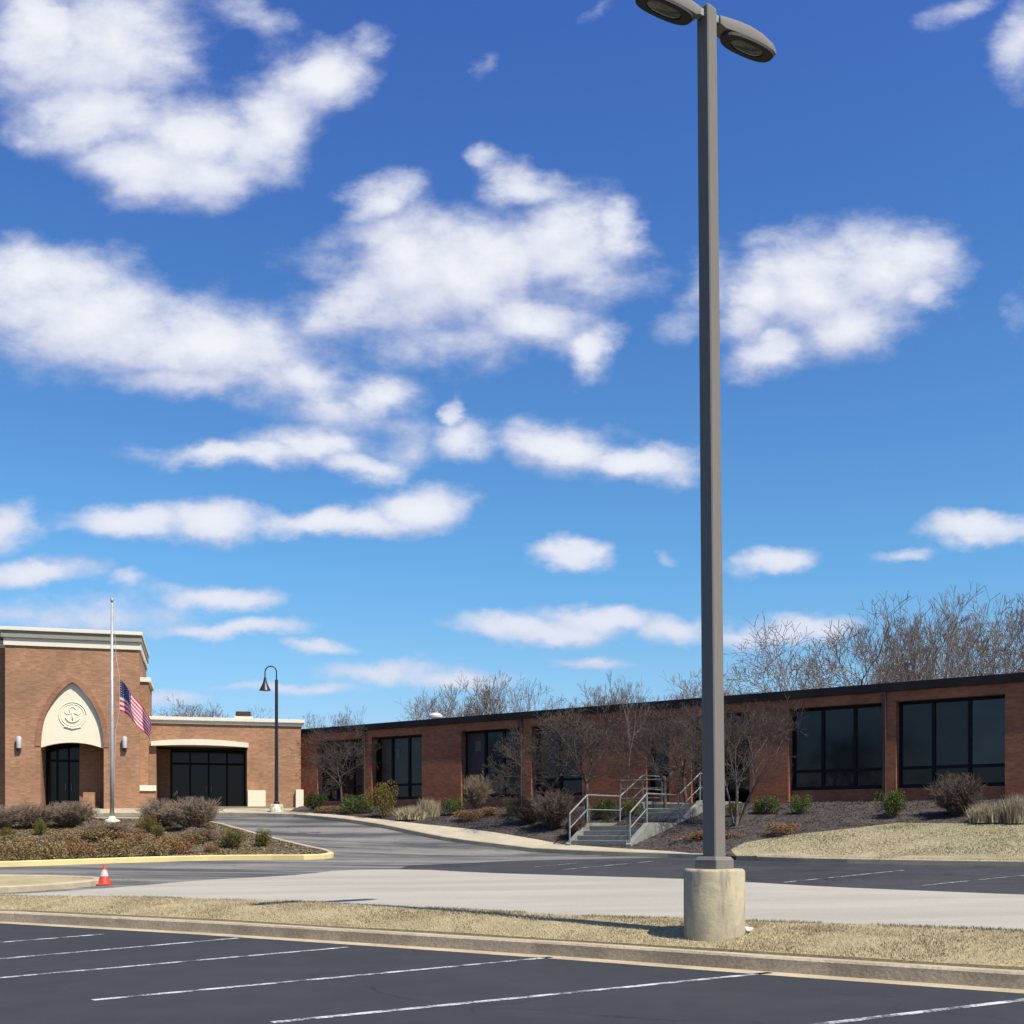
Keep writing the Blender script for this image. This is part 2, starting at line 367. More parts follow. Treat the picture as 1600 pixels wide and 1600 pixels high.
def pedestal_mat():
    m, t, b = base_mat('weathered_pedestal'); co = t.n('ShaderNodeTexCoord').outputs['Object']
    s = t.n('ShaderNodeSeparateXYZ', {0: co}).outputs
    f = t.mr(t.noise(co, 2.6, 7, .62, .5), .36, .62)
    col = t.mix(f, C4((.66, .555, .345)), C4((.50, .43, .29)))
    st = t.n('ShaderNodeMapping', {0: co, 3: (5, 5, .9)}).outputs[0]
    g = t.mr(t.noise(st, 1.3, 5, .6), .52, .68)
    col = t.mix(t.m('MULTIPLY', g, .75), col, C4((.26, .22, .155)))
    pits = t.mr(t.noise(co, 40., 3, .7), .60, .72)
    col = t.mix(t.m('MULTIPLY', pits, .5), col, C4((.28, .25, .19)))
    t.set(b.inputs['Base Color'], col); b.inputs['Roughness'].default_value = .92
    t.set(b.inputs['Normal'], t.n('ShaderNodeBump', {'Strength': .5, 'Distance': .015, 'Height': t.noise(co, 18., 6, .7)}).outputs[0]); return m
M['pedestal'] = pedestal_mat()
M['bark'] = mat('grey_brown_bark', (.20, .165, .14), (.14, .115, .10), 4., .95)
M['bark_far'] = mat('distant_bark', (.22, .19, .18), (.17, .15, .145), 2., .95)
M['bark_dark'] = mat('ornamental_bark', (.095, .070, .056), (.14, .105, .085), 4., .95)
M['bark_mid'] = mat('streaked_grey_bark', (.21, .18, .155), (.12, .10, .09), 5., .9)
M['bark_pale'] = mat('pale_smooth_bark', (.34, .30, .27), (.24, .21, .20), 5., .9)
M['twig'] = mat('brown_twigs', (.17, .115, .09), (.12, .085, .07), 4., .95)
M['twig_grey'] = mat('grey_brown_twigs', (.30, .235, .20), (.22, .175, .155), 4., .95)
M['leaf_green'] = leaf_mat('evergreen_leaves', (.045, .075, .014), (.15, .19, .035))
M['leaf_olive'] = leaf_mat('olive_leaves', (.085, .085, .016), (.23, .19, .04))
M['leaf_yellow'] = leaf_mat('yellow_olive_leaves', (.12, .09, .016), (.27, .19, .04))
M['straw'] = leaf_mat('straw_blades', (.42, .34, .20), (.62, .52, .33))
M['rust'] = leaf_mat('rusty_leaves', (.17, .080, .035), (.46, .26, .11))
M['rust_tan'] = leaf_mat('tan_dead_leaves', (.16, .10, .045), (.48, .34, .14))
M['turf'] = leaf_mat('dormant_blades', (.38, .30, .175), (.76, .63, .41), 1.4, .55, (.40, .60))
M['turf_green'] = leaf_mat('green_blades', (.19, .17, .075), (.47, .40, .23), 2.)
M['orange'] = mat('orange_plastic', (.78, .085, .035), (.70, .075, .03), 3., .5, fine=.05)
M['conewhite'] = mat('reflective_collar', (.80, .70, .68), (.7, .6, .6), 3., .5, fine=.03)

# ------------------------------------------------------------------ mesh helpers
class MB:
    def __init__(s): s.v = []; s.f = []; s.mi = []; s.n = 0
    def add(s, v, f, mi=0):
        s.v.extend([tuple(p) for p in v]); s.f.extend([tuple(i+s.n for i in q) for q in f]); s.mi.extend([mi]*len(f)); s.n += len(v)
    def box(s, x0, x1, y0, y1, z0, z1, M4=None, mi=0, b=0.):
        v = [Vector((x, y, z)) for z in (z0, z1) for x, y in ((x0, y0), (x1, y0), (x1, y1), (x0, y1))]
        f = [(0, 3, 2, 1), (4, 5, 6, 7), (0, 1, 5, 4), (1, 2, 6, 5), (2, 3, 7, 6), (3, 0, 4, 7)]
        if b:
            bm = bmesh.new(); bv = [bm.verts.new(p) for p in v]
            for q in f: bm.faces.new([bv[i] for i in q])
            bmesh.ops.bevel(bm, geom=list(bm.edges), offset=b, segments=2, affect='EDGES', profile=.6)
            bm.verts.index_update(); v = [p.co.copy() for p in bm.verts]; f = [[p.index for p in q.verts] for q in bm.faces]; bm.free()
        if M4 is not None: v = [M4 @ p for p in v]
        s.add(v, f, mi)
    def tube(s, pts, rad, n=8, caps=True, mi=0):
        pts = [Vector(p) for p in pts]; rads = rad if isinstance(rad, (list, tuple)) else [rad]*len(pts)
        rings = []; up = Vector((0, 0, 1))
        t0 = (pts[1]-pts[0]).normalized(); a = t0.orthogonal().normalized()
        for i, p in enumerate(pts):
            t = (pts[min(i+1, len(pts)-1)]-pts[max(i-1, 0)]).normalized()
            a = (a-t*a.dot(t)).normalized(); b = t.cross(a)
            rings.append([p+(a*math.cos(2*math.pi*k/n)+b*math.sin(2*math.pi*k/n))*rads[i] for k in range(n)])
        v = [q for r in rings for q in r]; f = []
        for i in range(len(pts)-1):
            for k in range(n):
                f.append((i*n+k, i*n+(k+1) % n, (i+1)*n+(k+1) % n, (i+1)*n+k))
        if caps: f.append(tuple(range(n))[::-1]); f.append(tuple((len(pts)-1)*n+k for k in range(n)))
        s.add(v, f, mi)
    def lathe(s, prof, n=24, c=(0, 0, 0), mi=0, caps=True):
        v = []; f = []
        for r, z in prof:
            for k in range(n):
                a = 2*math.pi*k/n; v.append((c[0]+r*math.cos(a), c[1]+r*math.sin(a), c[2]+z))
        for i in range(len(prof)-1):
            for k in range(n): f.append((i*n+k, i*n+(k+1) % n, (i+1)*n+(k+1) % n, (i+1)*n+k))
        if caps: f.append(tuple(range(n))[::-1]); f.append(tuple((len(prof)-1)*n+k for k in range(n)))
        s.add(v, f, mi)
    def prism(s, poly, y0, y1, mi=0):      # poly in (x,z), extruded along y (front y0)
        n = len(poly); v = [(x, y0, z) for x, z in poly]+[(x, y1, z) for x, z in poly]
        f = [tuple(range(n)), tuple(range(2*n-1, n-1, -1))]+[(i, (i+1) % n+0, (i+1) % n+n, i+n)[::-1] for i in range(n)]
        s.add(v, f, mi)
    def mesh(s, name, mats, smooth=False):
        me = bpy.data.meshes.new(name); me.from_pydata(s.v, [], s.f)
        for m in (mats if isinstance(mats, (list, tuple)) else [mats]): me.materials.append(m)
        if any(s.mi): me.polygons.foreach_set('material_index', s.mi)
        if smooth: me.polygons.foreach_set('use_smooth', [True]*len(s.f))
        me.validate(); me.update(); return me
    def build(s, name, mats, parent=None, smooth=False, fix=True):
        me = s.mesh(name, mats, smooth)
        if fix and len(s.f) < 4000:
            bm = bmesh.new(); bm.from_mesh(me); bmesh.ops.recalc_face_normals(bm, faces=bm.faces); bm.to_mesh(me); bm.free()
        if smooth: me.shade_smooth_by_angle if False else None
        return link(name, me, parent)
def link(name, me, parent=None):
    o = bpy.data.objects.new(name, me); COL.objects.link(o)
    if parent: o.parent = parent
    return o
def empty(name, loc, rz=0.):
    o = bpy.data.objects.new(name, None); COL.objects.link(o); o.location = loc; o.rotation_euler = (0, 0, rz); o.empty_display_size = .3
    return o
def tag(o, label=None, cat=None, group=None, kind=None):
    if label: o['label'] = label
    if cat: o['category'] = cat
    if group: o['group'] = group
    if kind: o['kind'] = kind
    return o
def copy_tree(o, parent=None):
    c = o.copy(); COL.objects.link(c); c.parent = parent
    for ch in list(o.children): copy_tree(ch, c)
    return c
def smooth_angle(me, deg=40):
    me.polygons.foreach_set('use_smooth', [True]*len(me.polygons))
    bm = bmesh.new(); bm.from_mesh(me)
    for e in bm.edges:
        if len(e.link_faces) == 2 and e.calc_face_angle(0) > R(deg): e.smooth = False
    bm.to_mesh(me); bm.free()

# ------------------------------------------------------------------ ground regions
def pl(pts, e=0.): return [at(x, y, e) for x, y in pts]
def densify(pts, step=.6):
    out = []
    for a, b in zip(pts, pts[1:]):
        k = max(1, min(60, int((b-a).length/step)))
        for i in range(k): out.append(a.lerp(b, i/k))
    out.append(pts[-1]); return out
def smooth_line(pts, it=2):
    for _ in range(it):
        q = [pts[0]]
        for a, b in zip(pts, pts[1:]): q += [a.lerp(b, .25), a.lerp(b, .75)]
        q.append(pts[-1]); pts = q
    return pts
L1d = densify(L1, .8)
Lg = offset_line(L1d, .3); Lc = offset_line(L1d, .50)
L2 = smooth_line(pl([(-700,1384),(-400,1391),(0,1402),(200,1404),(300,1407),(500,1412.5),(600,1418),(700,1424),(800,1429),(900,1435),(1000,1438),(1165,1443),(1300,1448),(1450,1453),(1600,1459),(2000,1472),(2600,1490)]), 1)
L3 = smooth_line(pl([(-700,1393),(-400,1398),(0,1397.5),(60,1395),(150,1389),(250,1381),(330,1374),(400,1371),(480,1366),(530,1359),(650,1358),(740,1363),(860,1367),(1070,1373),(1165,1378),(1300,1386),(1450,1392),(1600,1398),(2000,1408),(2600,1420)]), 1)
# road edge of the far side: entrance walk, long footpath and lawn
EDGE = smooth_line(pl([(-500,1279),(-200,1277),(100,1275),(300,1273.5),(440,1275.5),(520,1282),(590,1292),(635,1301.5),(685,1312),(735,1319.5),(785,1325),(850,1332.5),(960,1337.5),(1075,1341),(1150,1344),(1290,1348.5),(1431,1351),(1600,1354),(2000,1360),(2600,1368)]), 1)
PATH_UP = smooth_line(pl([(452,1268),(520,1273),(600,1281),(660,1288),(710,1293),(760,1299),(810,1307),(850,1314),(885,1320),(960,1325.5),(1075,1332),(1150,1337.5)], .12), 1)
BEDTOP = pl([(1150,1337),(1142,1328),(1164,1317),(1234,1304),(1319,1296),(1403,1285.5),(1500,1287),(1600,1289),(1800,1290),(2200,1296)], .12)
ISL = smooth_line(pl([(-500,1371),(-200,1360),(0,1355),(100,1351.5),(200,1348),(300,1345),(400,1343.5),(500,1343.5),(522,1340),(516,1335),(480,1328),(440,1318),(380,1302),(340,1290),(280,1284),(150,1283),(0,1285),(-250,1290),(-500,1297)]), 1)
NUB = smooth_line(pl([(-500,1372),(-200,1374),(0,1375.5),(90,1377),(140,1379),(150,1382),(120,1386),(60,1391),(0,1394.5),(-200,1396),(-500,1396)]), 1)
FARX = 1200.
reg_polys = {}
BL, BR = Vector((-FARX, -60)), Vector((FARX, -60))
def closed(line, rest): return [Vector(p) for p in line]+[Vector(p) for p in rest]
reg_polys['parking'] = closed(L1d, [(90, L1d[-1].y-20), (90, -40), (-90, -40), (-90, L1d[0].y+10)])
reg_polys['gutter'] = closed(L1d, list(reversed(Lc)))
reg_polys['strip'] = closed(Lc, list(reversed(L2)))
reg_polys['pale'] = closed(L2, list(reversed(L3)))
reg_polys['nub'] = NUB
reg_polys['island'] = ISL
reg_polys['road'] = closed(L3, list(reversed(EDGE)))
nwalk = 0
walk_line = [p for p in EDGE if p.x < at(452, 1276).x+.3]
reg_polys['walk'] = closed(walk_line, [PATH_UP[0]+Vector((.3, 2.6)), (-60, 52)])
pe = [p for p in EDGE if at(440, 1275.5).x < p.x <= at(1150, 1344).x+.05]
reg_polys['path'] = closed(pe, list(reversed(PATH_UP)))
def Wp(t, u=0.): return W0+WA*t+WN*u
le = [p for p in EDGE if p.x > at(1150, 1344).x-.05]
reg_polys['lawn'] = closed(le, list(reversed(BEDTOP)))
reg_polys['bed'] = closed(PATH_UP+BEDTOP, [Wp(-22, -.6), Wp(32.5, -.6)])
re_ = [p for p in EDGE if p.x > at(1000, 1339).x]; r3 = [p for p in L3 if p.x > at(620, 1358).x]
reg_polys['sealed'] = closed(pl([(640,1352),(720,1349),(800,1345),(880,1343)])+re_, list(reversed(r3)))
order = ['parking', 'gutter', 'nub', 'island', 'strip', 'pale', 'sealed', 'road', 'path', 'lawn', 'bed', 'walk']
OFF = dict(parking=0, gutter=.004, strip=.035, pale=0, sealed=0, nub=.10, island=.12, road=0, path=.13, lawn=.12, bed=.12, walk=.13, field=.10)
def inside(poly, x, y):
    c = False; j = len(poly)-1
    for i in range(len(poly)):
        xi, yi = poly[i]; xj, yj = poly[j]
        if (yi > y) != (yj > y) and x < (xj-xi)*(y-yi)/(yj-yi)+xi: c = not c
        j = i
    return c
def insideV(poly, P):
    c = np.zeros(len(P), bool); x, y = P[:, 0], P[:, 1]; j = len(poly)-1
    for i in range(len(poly)):
        xi, yi = poly[i]; xj, yj = poly[j]
        if yi != yj: c ^= ((yi > y) != (yj > y)) & (x < (xj-xi)*(y-yi)/(yj-yi)+xi)
        j = i
    return c
pts = []; edges = []
def add_line(line, close=True):
    b = len(pts); pts.extend([Vector((p[0], p[1])) for p in line])
    k = len(line)
    for i in range(k-1): edges.append((b+i, b+i+1))
    if close: edges.append((b+k-1, b))
for k in order: add_line(reg_polys[k])
add_line(Lg, False)
add_line([(-FARX, -60), (FARX, -60), (FARX, 1500), (-FARX, 1500)])
x = -34.
for gx in np.arange(-32, 26, .75):
    for gy in np.arange(7, 60, .75): pts.append(Vector((gx+rng.uniform(-.1, .1), gy+rng.uniform(-.1, .1))))
for gx in np.arange(-160, 161, 10):
    for gy in np.arange(-50, 260, 10):
        if not (-33 < gx < 27 and 6 < gy < 61): pts.append(Vector((gx+.13, gy+.17)))
vs2, _, fs2, *_ = delaunay_2d_cdt(pts, edges, [], 0, 1e-5)
VA = np.array([(p.x, p.y) for p in vs2]); Zc = [float(q) for q in TV(VA)]
polys_np = {k: [(p[0], p[1]) for p in reg_polys[k]] for k in order}
bbs = {k: (min(p[0] for p in v), max(p[0] for p in v), min(p[1] for p in v), max(p[1] for p in v)) for k, v in polys_np.items()}
FA = np.array(fs2); CEN = VA[FA].mean(1); lab = np.full(len(FA), -1)
for i_, k in enumerate(order):
    todo = lab < 0; idx_ = np.nonzero(todo)[0]; hit = insideV(polys_np[k], CEN[idx_]); lab[idx_[hit]] = i_
buckets = {k: [fs2[i] for i in np.nonzero(lab == j)[0]] for j, k in enumerate(order)}
buckets['field'] = [fs2[i] for i in np.nonzero(lab < 0)[0]]
matn = dict(parking='parking', gutter='concrete', strip='grass_dead', pale='pale', nub='grass_dead', island='mulch_brown', road='drive', sealed='lane_dark', path='walk', lawn='lawn', bed='mulch', walk='walk', field='field')
gname = dict(parking='parking_lot', gutter='gutter', strip='grass_strip', pale='pale_lane', nub='small_traffic_island', island='planted_island', road='drive', sealed='sealed_lane', path='footpath', lawn='lawn', bed='mulch_bed', walk='entrance_walk', field='ground')
for k, fl in buckets.items():
    if not fl: continue
    idx = {}; v = []; f = []
    rough = {'strip': .02, 'island': .05, 'bed': .04, 'lawn': .025, 'nub': .015}.get(k, 0)
    for tri in fl:
        q = []
        for i in tri:
            if i not in idx:
                idx[i] = len(v); p = vs2[i]
                v.append((p.x, p.y, Zc[i]+OFF[k]+(rough*mnoise.noise(Vector((p.x*1.3, p.y*1.3, 3))) if rough else 0)))
            q.append(idx[i])
        f.append(q)
    cnt = {}
    for q in f:
        for a, b in zip(q, q[1:]+q[:1]): cnt[(a, b)] = 1
    bnd = [(a, b) for (a, b) in cnt if (b, a) not in cnt]
    if OFF[k] > 0 and k != 'gutter':
        low = {}
        for a, b in bnd:
            for i in (a, b):
                if i not in low: low[i] = len(v); v.append((v[i][0], v[i][1], v[i][2]-OFF[k]-.15))
            f.append([b, a, low[a], low[b]])
    me = bpy.data.meshes.new(gname[k]); me.from_pydata(v, [], f); me.materials.append(M[matn[k]]); me.update()
    o = link(gname[k], me); tag(o, kind='structure')

# ------------------------------------------------------------------ kerbs
def kerb(name, line, width, top, mt, bottom=-.25, side=1, step=.5, ranges=None, lift=0., top_mt=None):
    line = densify(line, step)
    if lift is not None: line = offset_line(line, -.018*side)
    inner = offset_line(line, width*side)
    mb = MB(); v = []; k = len(line); bev = .025
    for a, b in zip(line, inner):
        a = Vector((a.x, a.y)); d = (b-a)
        z = T(a.x, a.y)+lift if lift is not None else 0.
        q = a+d*(bev/width); r = a+d*(1-bev/width)
        for p, h in ((a, bottom), (a, top-bev), (q, top), (r, top), (b, top-bev), (b, bottom)): v.append((p.x, p.y, z+h))
    f = []
    for i in range(k-1):
        for j in range(5): f.append((i*6+j, i*6+j+1, (i+1)*6+j+1, (i+1)*6+j))
    f.append((0, 1, 2, 3, 4, 5)); f.append(tuple((k-1)*6+j for j in range(5, -1, -1)))
    mb.add(v, f); 
    o = mb.build(name, [mt, top_mt or mt])
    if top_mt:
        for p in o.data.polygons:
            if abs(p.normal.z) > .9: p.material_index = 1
    return tag(o, kind='structure')
M['kerb_face'] = mat('mottled_kerb_face', (.62, .50, .34), (.46, .365, .245), 1.1, .92, .5, 25, fine=.2, split=(.4, .6))  # mottled kerb sides, slightly darker and browner than the kerb top
kerb('parking_kerb', Lg, .20, .175, M['kerb_face'], side=1, lift=None, step=.8, top_mt=M['concrete'])
kerb('footpath_kerb', [p for p in EDGE if p.x <= at(1150, 1344).x+.1], .16, .15, M['concrete'])
kerb('lawn_kerb', [p for p in EDGE if p.x > at(1150, 1344).x+.1], .30, .135, M['concrete'])
tipx = at(522, 1340).x
ft = [i for i, p in enumerate(ISL) if p.x > tipx-.12]
i_tip = ft[len(ft)//2]
kerb('yellow_kerb', ISL[:i_tip+1], .17, .16, M['yellow'])
kerb('island_back_kerb', ISL[i_tip:], .17, .155, M['concrete'])
kerb('small_island_kerb', list(reversed(NUB)), .25, .13, M['concrete'], side=-1)

# painted bay lines
def stripe(p, q, wd=.1, z=.0, fn=flat, name='parking_line', seg=12):
    a, b = fn(*p), fn(*q); d = (b-a).normalized(); n_ = Vector((-d.y, d.x))*wd/2; v = []; f = []
    for i in range(seg+1):
        c = a.lerp(b, i/seg)
        for s in (-1, 1):
            x_, y_ = c.x+n_.x*s, c.y+n_.y*s
            v.append((x_, y_, (T(x_, y_) if fn is at else 0)+z))
    for i in range(seg): f.append((2*i, 2*i+1, 2*i+3, 2*i+2))
    me = bpy.data.meshes.new(name); me.from_pydata(v, [], f); me.materials.append(M['paint']); me.update()
    tag(link(name, me), kind='structure')
for p, q in [((-90,1480),(160,1460)), ((-110,1508),(372,1466)), ((-90,1536),(545,1480)), ((145,1563),(862,1496)), ((425,1598),(1205,1520)), ((1270,1602),(1680,1553)), ((-400,1476),(-80,1452))]:
    stripe(p, q, .10, .004)
for p, q in [((1225,1379),(1412,1360)), ((1440,1384),(1610,1367)), ((1640,1388),(1800,1372)), ((880,1359),(1020,1346)), ((835,1355),(900,1349))]:
    stripe(p, q, .06, .006, at, seg=24)

# ------------------------------------------------------------------ vegetation builders
def tri_mesh(name, V, Fc, mats, tint=None, smooth=False):
    me = bpy.data.meshes.new(name); nv, nf = len(V), len(Fc); k = Fc.shape[1]
    me.vertices.add(nv); me.vertices.foreach_set('co', V.astype(np.float32).ravel())
    me.loops.add(nf*k); me.loops.foreach_set('vertex_index', Fc.astype(np.int32).ravel())
    me.polygons.add(nf); me.polygons.foreach_set('loop_start', np.arange(nf, dtype=np.int32)*k)
    me.materials.append(mats)
    if tint is not None:
        a = me.attributes.new('tint', 'FLOAT', 'POINT'); a.data.foreach_set('value', tint.astype(np.float32))
    me.update(calc_edges=True); me.validate(); return me
def blades(name, base, heights, lean, width, mt, seed=0):
    """thin upright triangles rooted at base points"""
    r = np.random.default_rng(seed); n = len(base); ang = r.uniform(0, 2*np.pi, n); la = r.uniform(0, 2*np.pi, n)
    l = np.abs(r.normal(0, lean, n))*heights
    w_ = width*r.uniform(.6, 1.3, n)
    dxy = np.stack([np.cos(ang), np.sin(ang), np.zeros(n)], 1)*w_[:, None]/2
    tip = base+np.stack([np.cos(la)*l, np.sin(la)*l, heights], 1)
    V = np.stack([base-dxy, base+dxy, tip], 1).reshape(-1, 3); Fc = np.arange(3*n).reshape(-1, 3)
    t = np.repeat(r.uniform(0, 1, n), 3)
    return tri_mesh(name, V, Fc, mt, t)
def leaves_blob(name, rx, ry, rz, n, leaf, mt, seed, lumps=9, flat_bottom=True):
    """leaf-sized quads through an uneven mound"""
    r = np.random.default_rng(seed)
    L = [(r.uniform(-.62, .62), r.uniform(-.62, .62), r.uniform(.25, .75), r.uniform(.28, .48)) for _ in range(lumps)]+[(0, 0, .45, .55)]
    P = []; Tn = []
    while len(P) < n:
        c = L[r.integers(len(L))]; d = r.normal(size=3); d /= np.linalg.norm(d)
        rad = c[3]*r.uniform(.55, 1.06)**.5 if r.random() < .8 else c[3]*r.uniform(.2, 1.0)
        p = np.array(c[:3])+d*rad*np.array([1, 1, .95])
        if p[2] < 0.02 or p[0]**2+p[1]**2 > 1.1: continue
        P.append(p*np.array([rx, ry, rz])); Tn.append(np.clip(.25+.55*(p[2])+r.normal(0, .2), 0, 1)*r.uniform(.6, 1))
    P = np.array(P); nrm = r.normal(size=(n, 3)); nrm[:, 2] += .5; nrm /= np.linalg.norm(nrm, axis=1)[:, None]
    a = np.cross(nrm, r.normal(size=(n, 3))); a /= np.linalg.norm(a, axis=1)[:, None]; b = np.cross(nrm, a)
    s = leaf*r.uniform(.6, 1.3, n)[:, None]
    V = np.stack([P-a*s, P-b*s*.5, P+a*s, P+b*s*.5], 1).reshape(-1, 3)
    return tri_mesh(name, V, np.arange(4*n).reshape(-1, 4), mt, np.repeat(r.uniform(0, 1, n), 4))
def segs_mesh(name, S, mt, sides=3):
    """S: array (n,8) p0,p1,r0,r1 -> open tubes"""
    S = np.asarray(S); n = len(S); p0, p1, r0, r1 = S[:, :3], S[:, 3:6], S[:, 6], S[:, 7]
    d = p1-p0; d /= np.linalg.norm(d, axis=1)[:, None]+1e-9
    ref = np.where(np.abs(d[:, 2:3]) < .9, np.array([[0, 0, 1.]]), np.array([[1., 0, 0]]))
    a = np.cross(d, ref); a /= np.linalg.norm(a, axis=1)[:, None]; b = np.cross(d, a)
    ring0 = []; ring1 = []
    for k in range(sides):
        an = 2*np.pi*k/sides; o = a*np.cos(an)+b*np.sin(an)
        ring0.append(p0+o*r0[:, None]); ring1.append(p1+o*r1[:, None])
    V = np.stack(ring0+ring1, 1).reshape(-1, 3); Fc = []
    for k in range(sides):
        k2 = (k+1) % sides; Fc.append([k, k2, sides+k2, sides+k])
    Fc = np.array(Fc)[None]+(np.arange(n)*2*sides)[:, None, None]
    return tri_mesh(name, V, Fc.reshape(-1, 4), mt)
def grow(seed, H, trunk=.28, spread=32., ratio=.74, depth=7, r0=None, kids=(2, 4), up=.25, multi=1, jitter=1., min_r=.004, first=3):
    r = random.Random(seed); thick = []; thin = []
    r0 = r0 or H*.018
    def rec(p, d, L, rad, lev):
        n = 3 if lev < 2 else 2; q = p.copy(); dd = d.copy(); rr = rad
        for i in range(n):
            dd = (dd+Vector((r.gauss(0, .10), r.gauss(0, .10), r.gauss(0, .06)))*jitter).normalized()
            if lev > 1: dd = (dd+Vector((0, 0, up*.15))).normalized()
            q2 = q+dd*(L/n); r2 = rr*(.9 if lev == 0 else .86)
            (thick if lev < 3 else thin).append((*q, *q2, max(rr, min_r), max(r2, min_r)))
            if 1 <= lev < depth-1 and i < n-1 and r.random() < .55:
                side(q2, dd, L*.62, r2*.6, lev+1)
            q, rr = q2, r2
        if lev < depth:
            k = first if lev == 0 else r.choice(range(kids[0], kids[1]+(1 if lev > 1 else 0)))
            ph = r.uniform(0, 6.28)
            for j in range(k):
                ax = dd.orthogonal().normalized(); ax.rotate(Matrix.Rotation(ph+6.28*j/k+r.uniform(-.5, .5), 3, dd))
                an = R(spread*r.uniform(.55, 1.25)); nd_ = dd.copy(); nd_.rotate(Matrix.Rotation(an, 3, ax))
                nd_ = (nd_+Vector((0, 0, up))).normalized()
                rec(q, nd_, L*(ratio if lev else ratio*1.0)*r.uniform(.75, 1.15), rr*(.70 if k > 2 else .78), lev+1)
    def side(p, d, L, rad, lev):
        ax = d.orthogonal().normalized(); ax.rotate(Matrix.Rotation(r.uniform(0, 6.28), 3, d))
        nd_ = d.copy(); nd_.rotate(Matrix.Rotation(R(r.uniform(35, 65)), 3, ax)); rec(p, nd_, L, rad, lev)
    for k in range(multi):
        d = Vector((0, 0, 1)) if multi == 1 else Vector((math.cos(6.28*k/multi)*.22, math.sin(6.28*k/multi)*.22, 1)).normalized()
        rec(Vector((0, 0, -.1)) if multi == 1 else Vector((d.x*.3, d.y*.3, -.1)), d, H*trunk*(1 if multi == 1 else r.uniform(.8, 1.1)), r0*(1 if multi == 1 else .6), 0)
    # scale to H
    A = np.array(thick+thin); s = H/max(A[:, 5].max(), .1); A[:, :6] *= s; nt = len(thick)
    A[:, 6:] = np.maximum(A[:, 6:]*s**.5, min_r)
    return A[:nt], A[nt:]
def tree_protos(prefix, specs, bark, twig):
    out = []
    for kw in specs:
        th, tw = grow(**kw)
        out.append((segs_mesh('trunk', th, bark, 6), segs_mesh('crown', tw, twig, 3)))
    return out
def place_tree(name, proto, loc, s, rz, label, cat, group=None, sz=None):
    o = empty(name, loc, rz); o.scale = (s, s, sz or s); tag(o, label, cat, group)
    link('trunk', proto[0], o); link('crown', proto[1], o); return o
def ground3(p, e=.1): return Vector((p.x, p.y, T(p.x, p.y)+e))
def behind(px, Y): return Vector(((px-800)/F*Y, Y))

# ------------------------------------------------------------------ parking lot light
PB = behind(1116, 14.35); pz = T(PB.x, PB.y)
lot = empty('parking_lot_light', (PB.x, PB.y, pz)); tag(lot, 'tall bronze grey square pole with two lamp heads on a round concrete pedestal', 'lamp post')
mb = MB(); rp = .378
mb.lathe([(rp, -.3), (rp, .82), (rp-.012, .845), (rp-.03, .855)], 64)
pd = mb.build('pedestal', M['pedestal'], lot); smooth_angle(pd.data, 50)
A_R = math.atan2(-.75, .66)                       # azimuth of the sunlit face
rotp = A_R+math.pi/2
top_h = 11.85-pz; b_h = .855
mb = MB()
def sq(h, hw, dxl=0.):
    return [Vector((dxl+hw*math.sqrt(2)*math.cos(rotp+math.pi/4+k*math.pi/2), hw*math.sqrt(2)*math.sin(rotp+math.pi/4+k*math.pi/2), h)) for k in range(4)]
def lean(h): return -.095*(h-b_h)/(top_h-b_h)
def sqr(h, hw, dxl, c=.018):                         # square with clipped corners
    out_ = []
    for k in range(4):
        a = rotp+k*math.pi/2; n_ = Vector((math.cos(a), math.sin(a))); t_ = Vector((-n_.y, n_.x))
        for s in (-1, 1):
            q = n_*hw+t_*s*(hw-c); out_.append(Vector((q.x+dxl, q.y, h)))
    return out_
prof = [(b_h+.14, .104), (3, .102), (6, .098), (9, .094), (top_h-.02, .091), (top_h, .082)]
v = []; f = []
for h, hw in prof: v += sqr(h, hw, lean(h), .014)
for i in range(len(prof)-1):
    for k in range(8): f.append((i*8+k, i*8+(k+1) % 8, (i+1)*8+(k+1) % 8, (i+1)*8+k))
f.append(tuple((len(prof)-1)*8+k for k in range(8)))
mb.add(v, f); mb.build('pole', M['bronze'], lot)
mb = MB(); v = []; f = []
for h, hw in [(b_h-.005, .175), (b_h+.11, .175), (b_h+.15, .15), (b_h+.155, .09)]: v += sqr(h, hw, 0, .012)
for i in range(3):
    for k in range(8): f.append((i*8+k, i*8+(k+1) % 8, (i+1)*8+(k+1) % 8, (i+1)*8+k))
f.append(tuple(24+k for k in range(8))); mb.add(v, f); mb.build('base_cover', M['bronze'], lot)
mb = MB(); fr = Matrix.Rotation(rotp, 4, 'Z')        # hand-hole plate on the sunlit face
mb.box(.101, .109, -.05, .05, b_h+.42, b_h+.62, fr, b=.002); mb.build('hand_hole_cover', M['bronze'], lot)
HD = R(31)
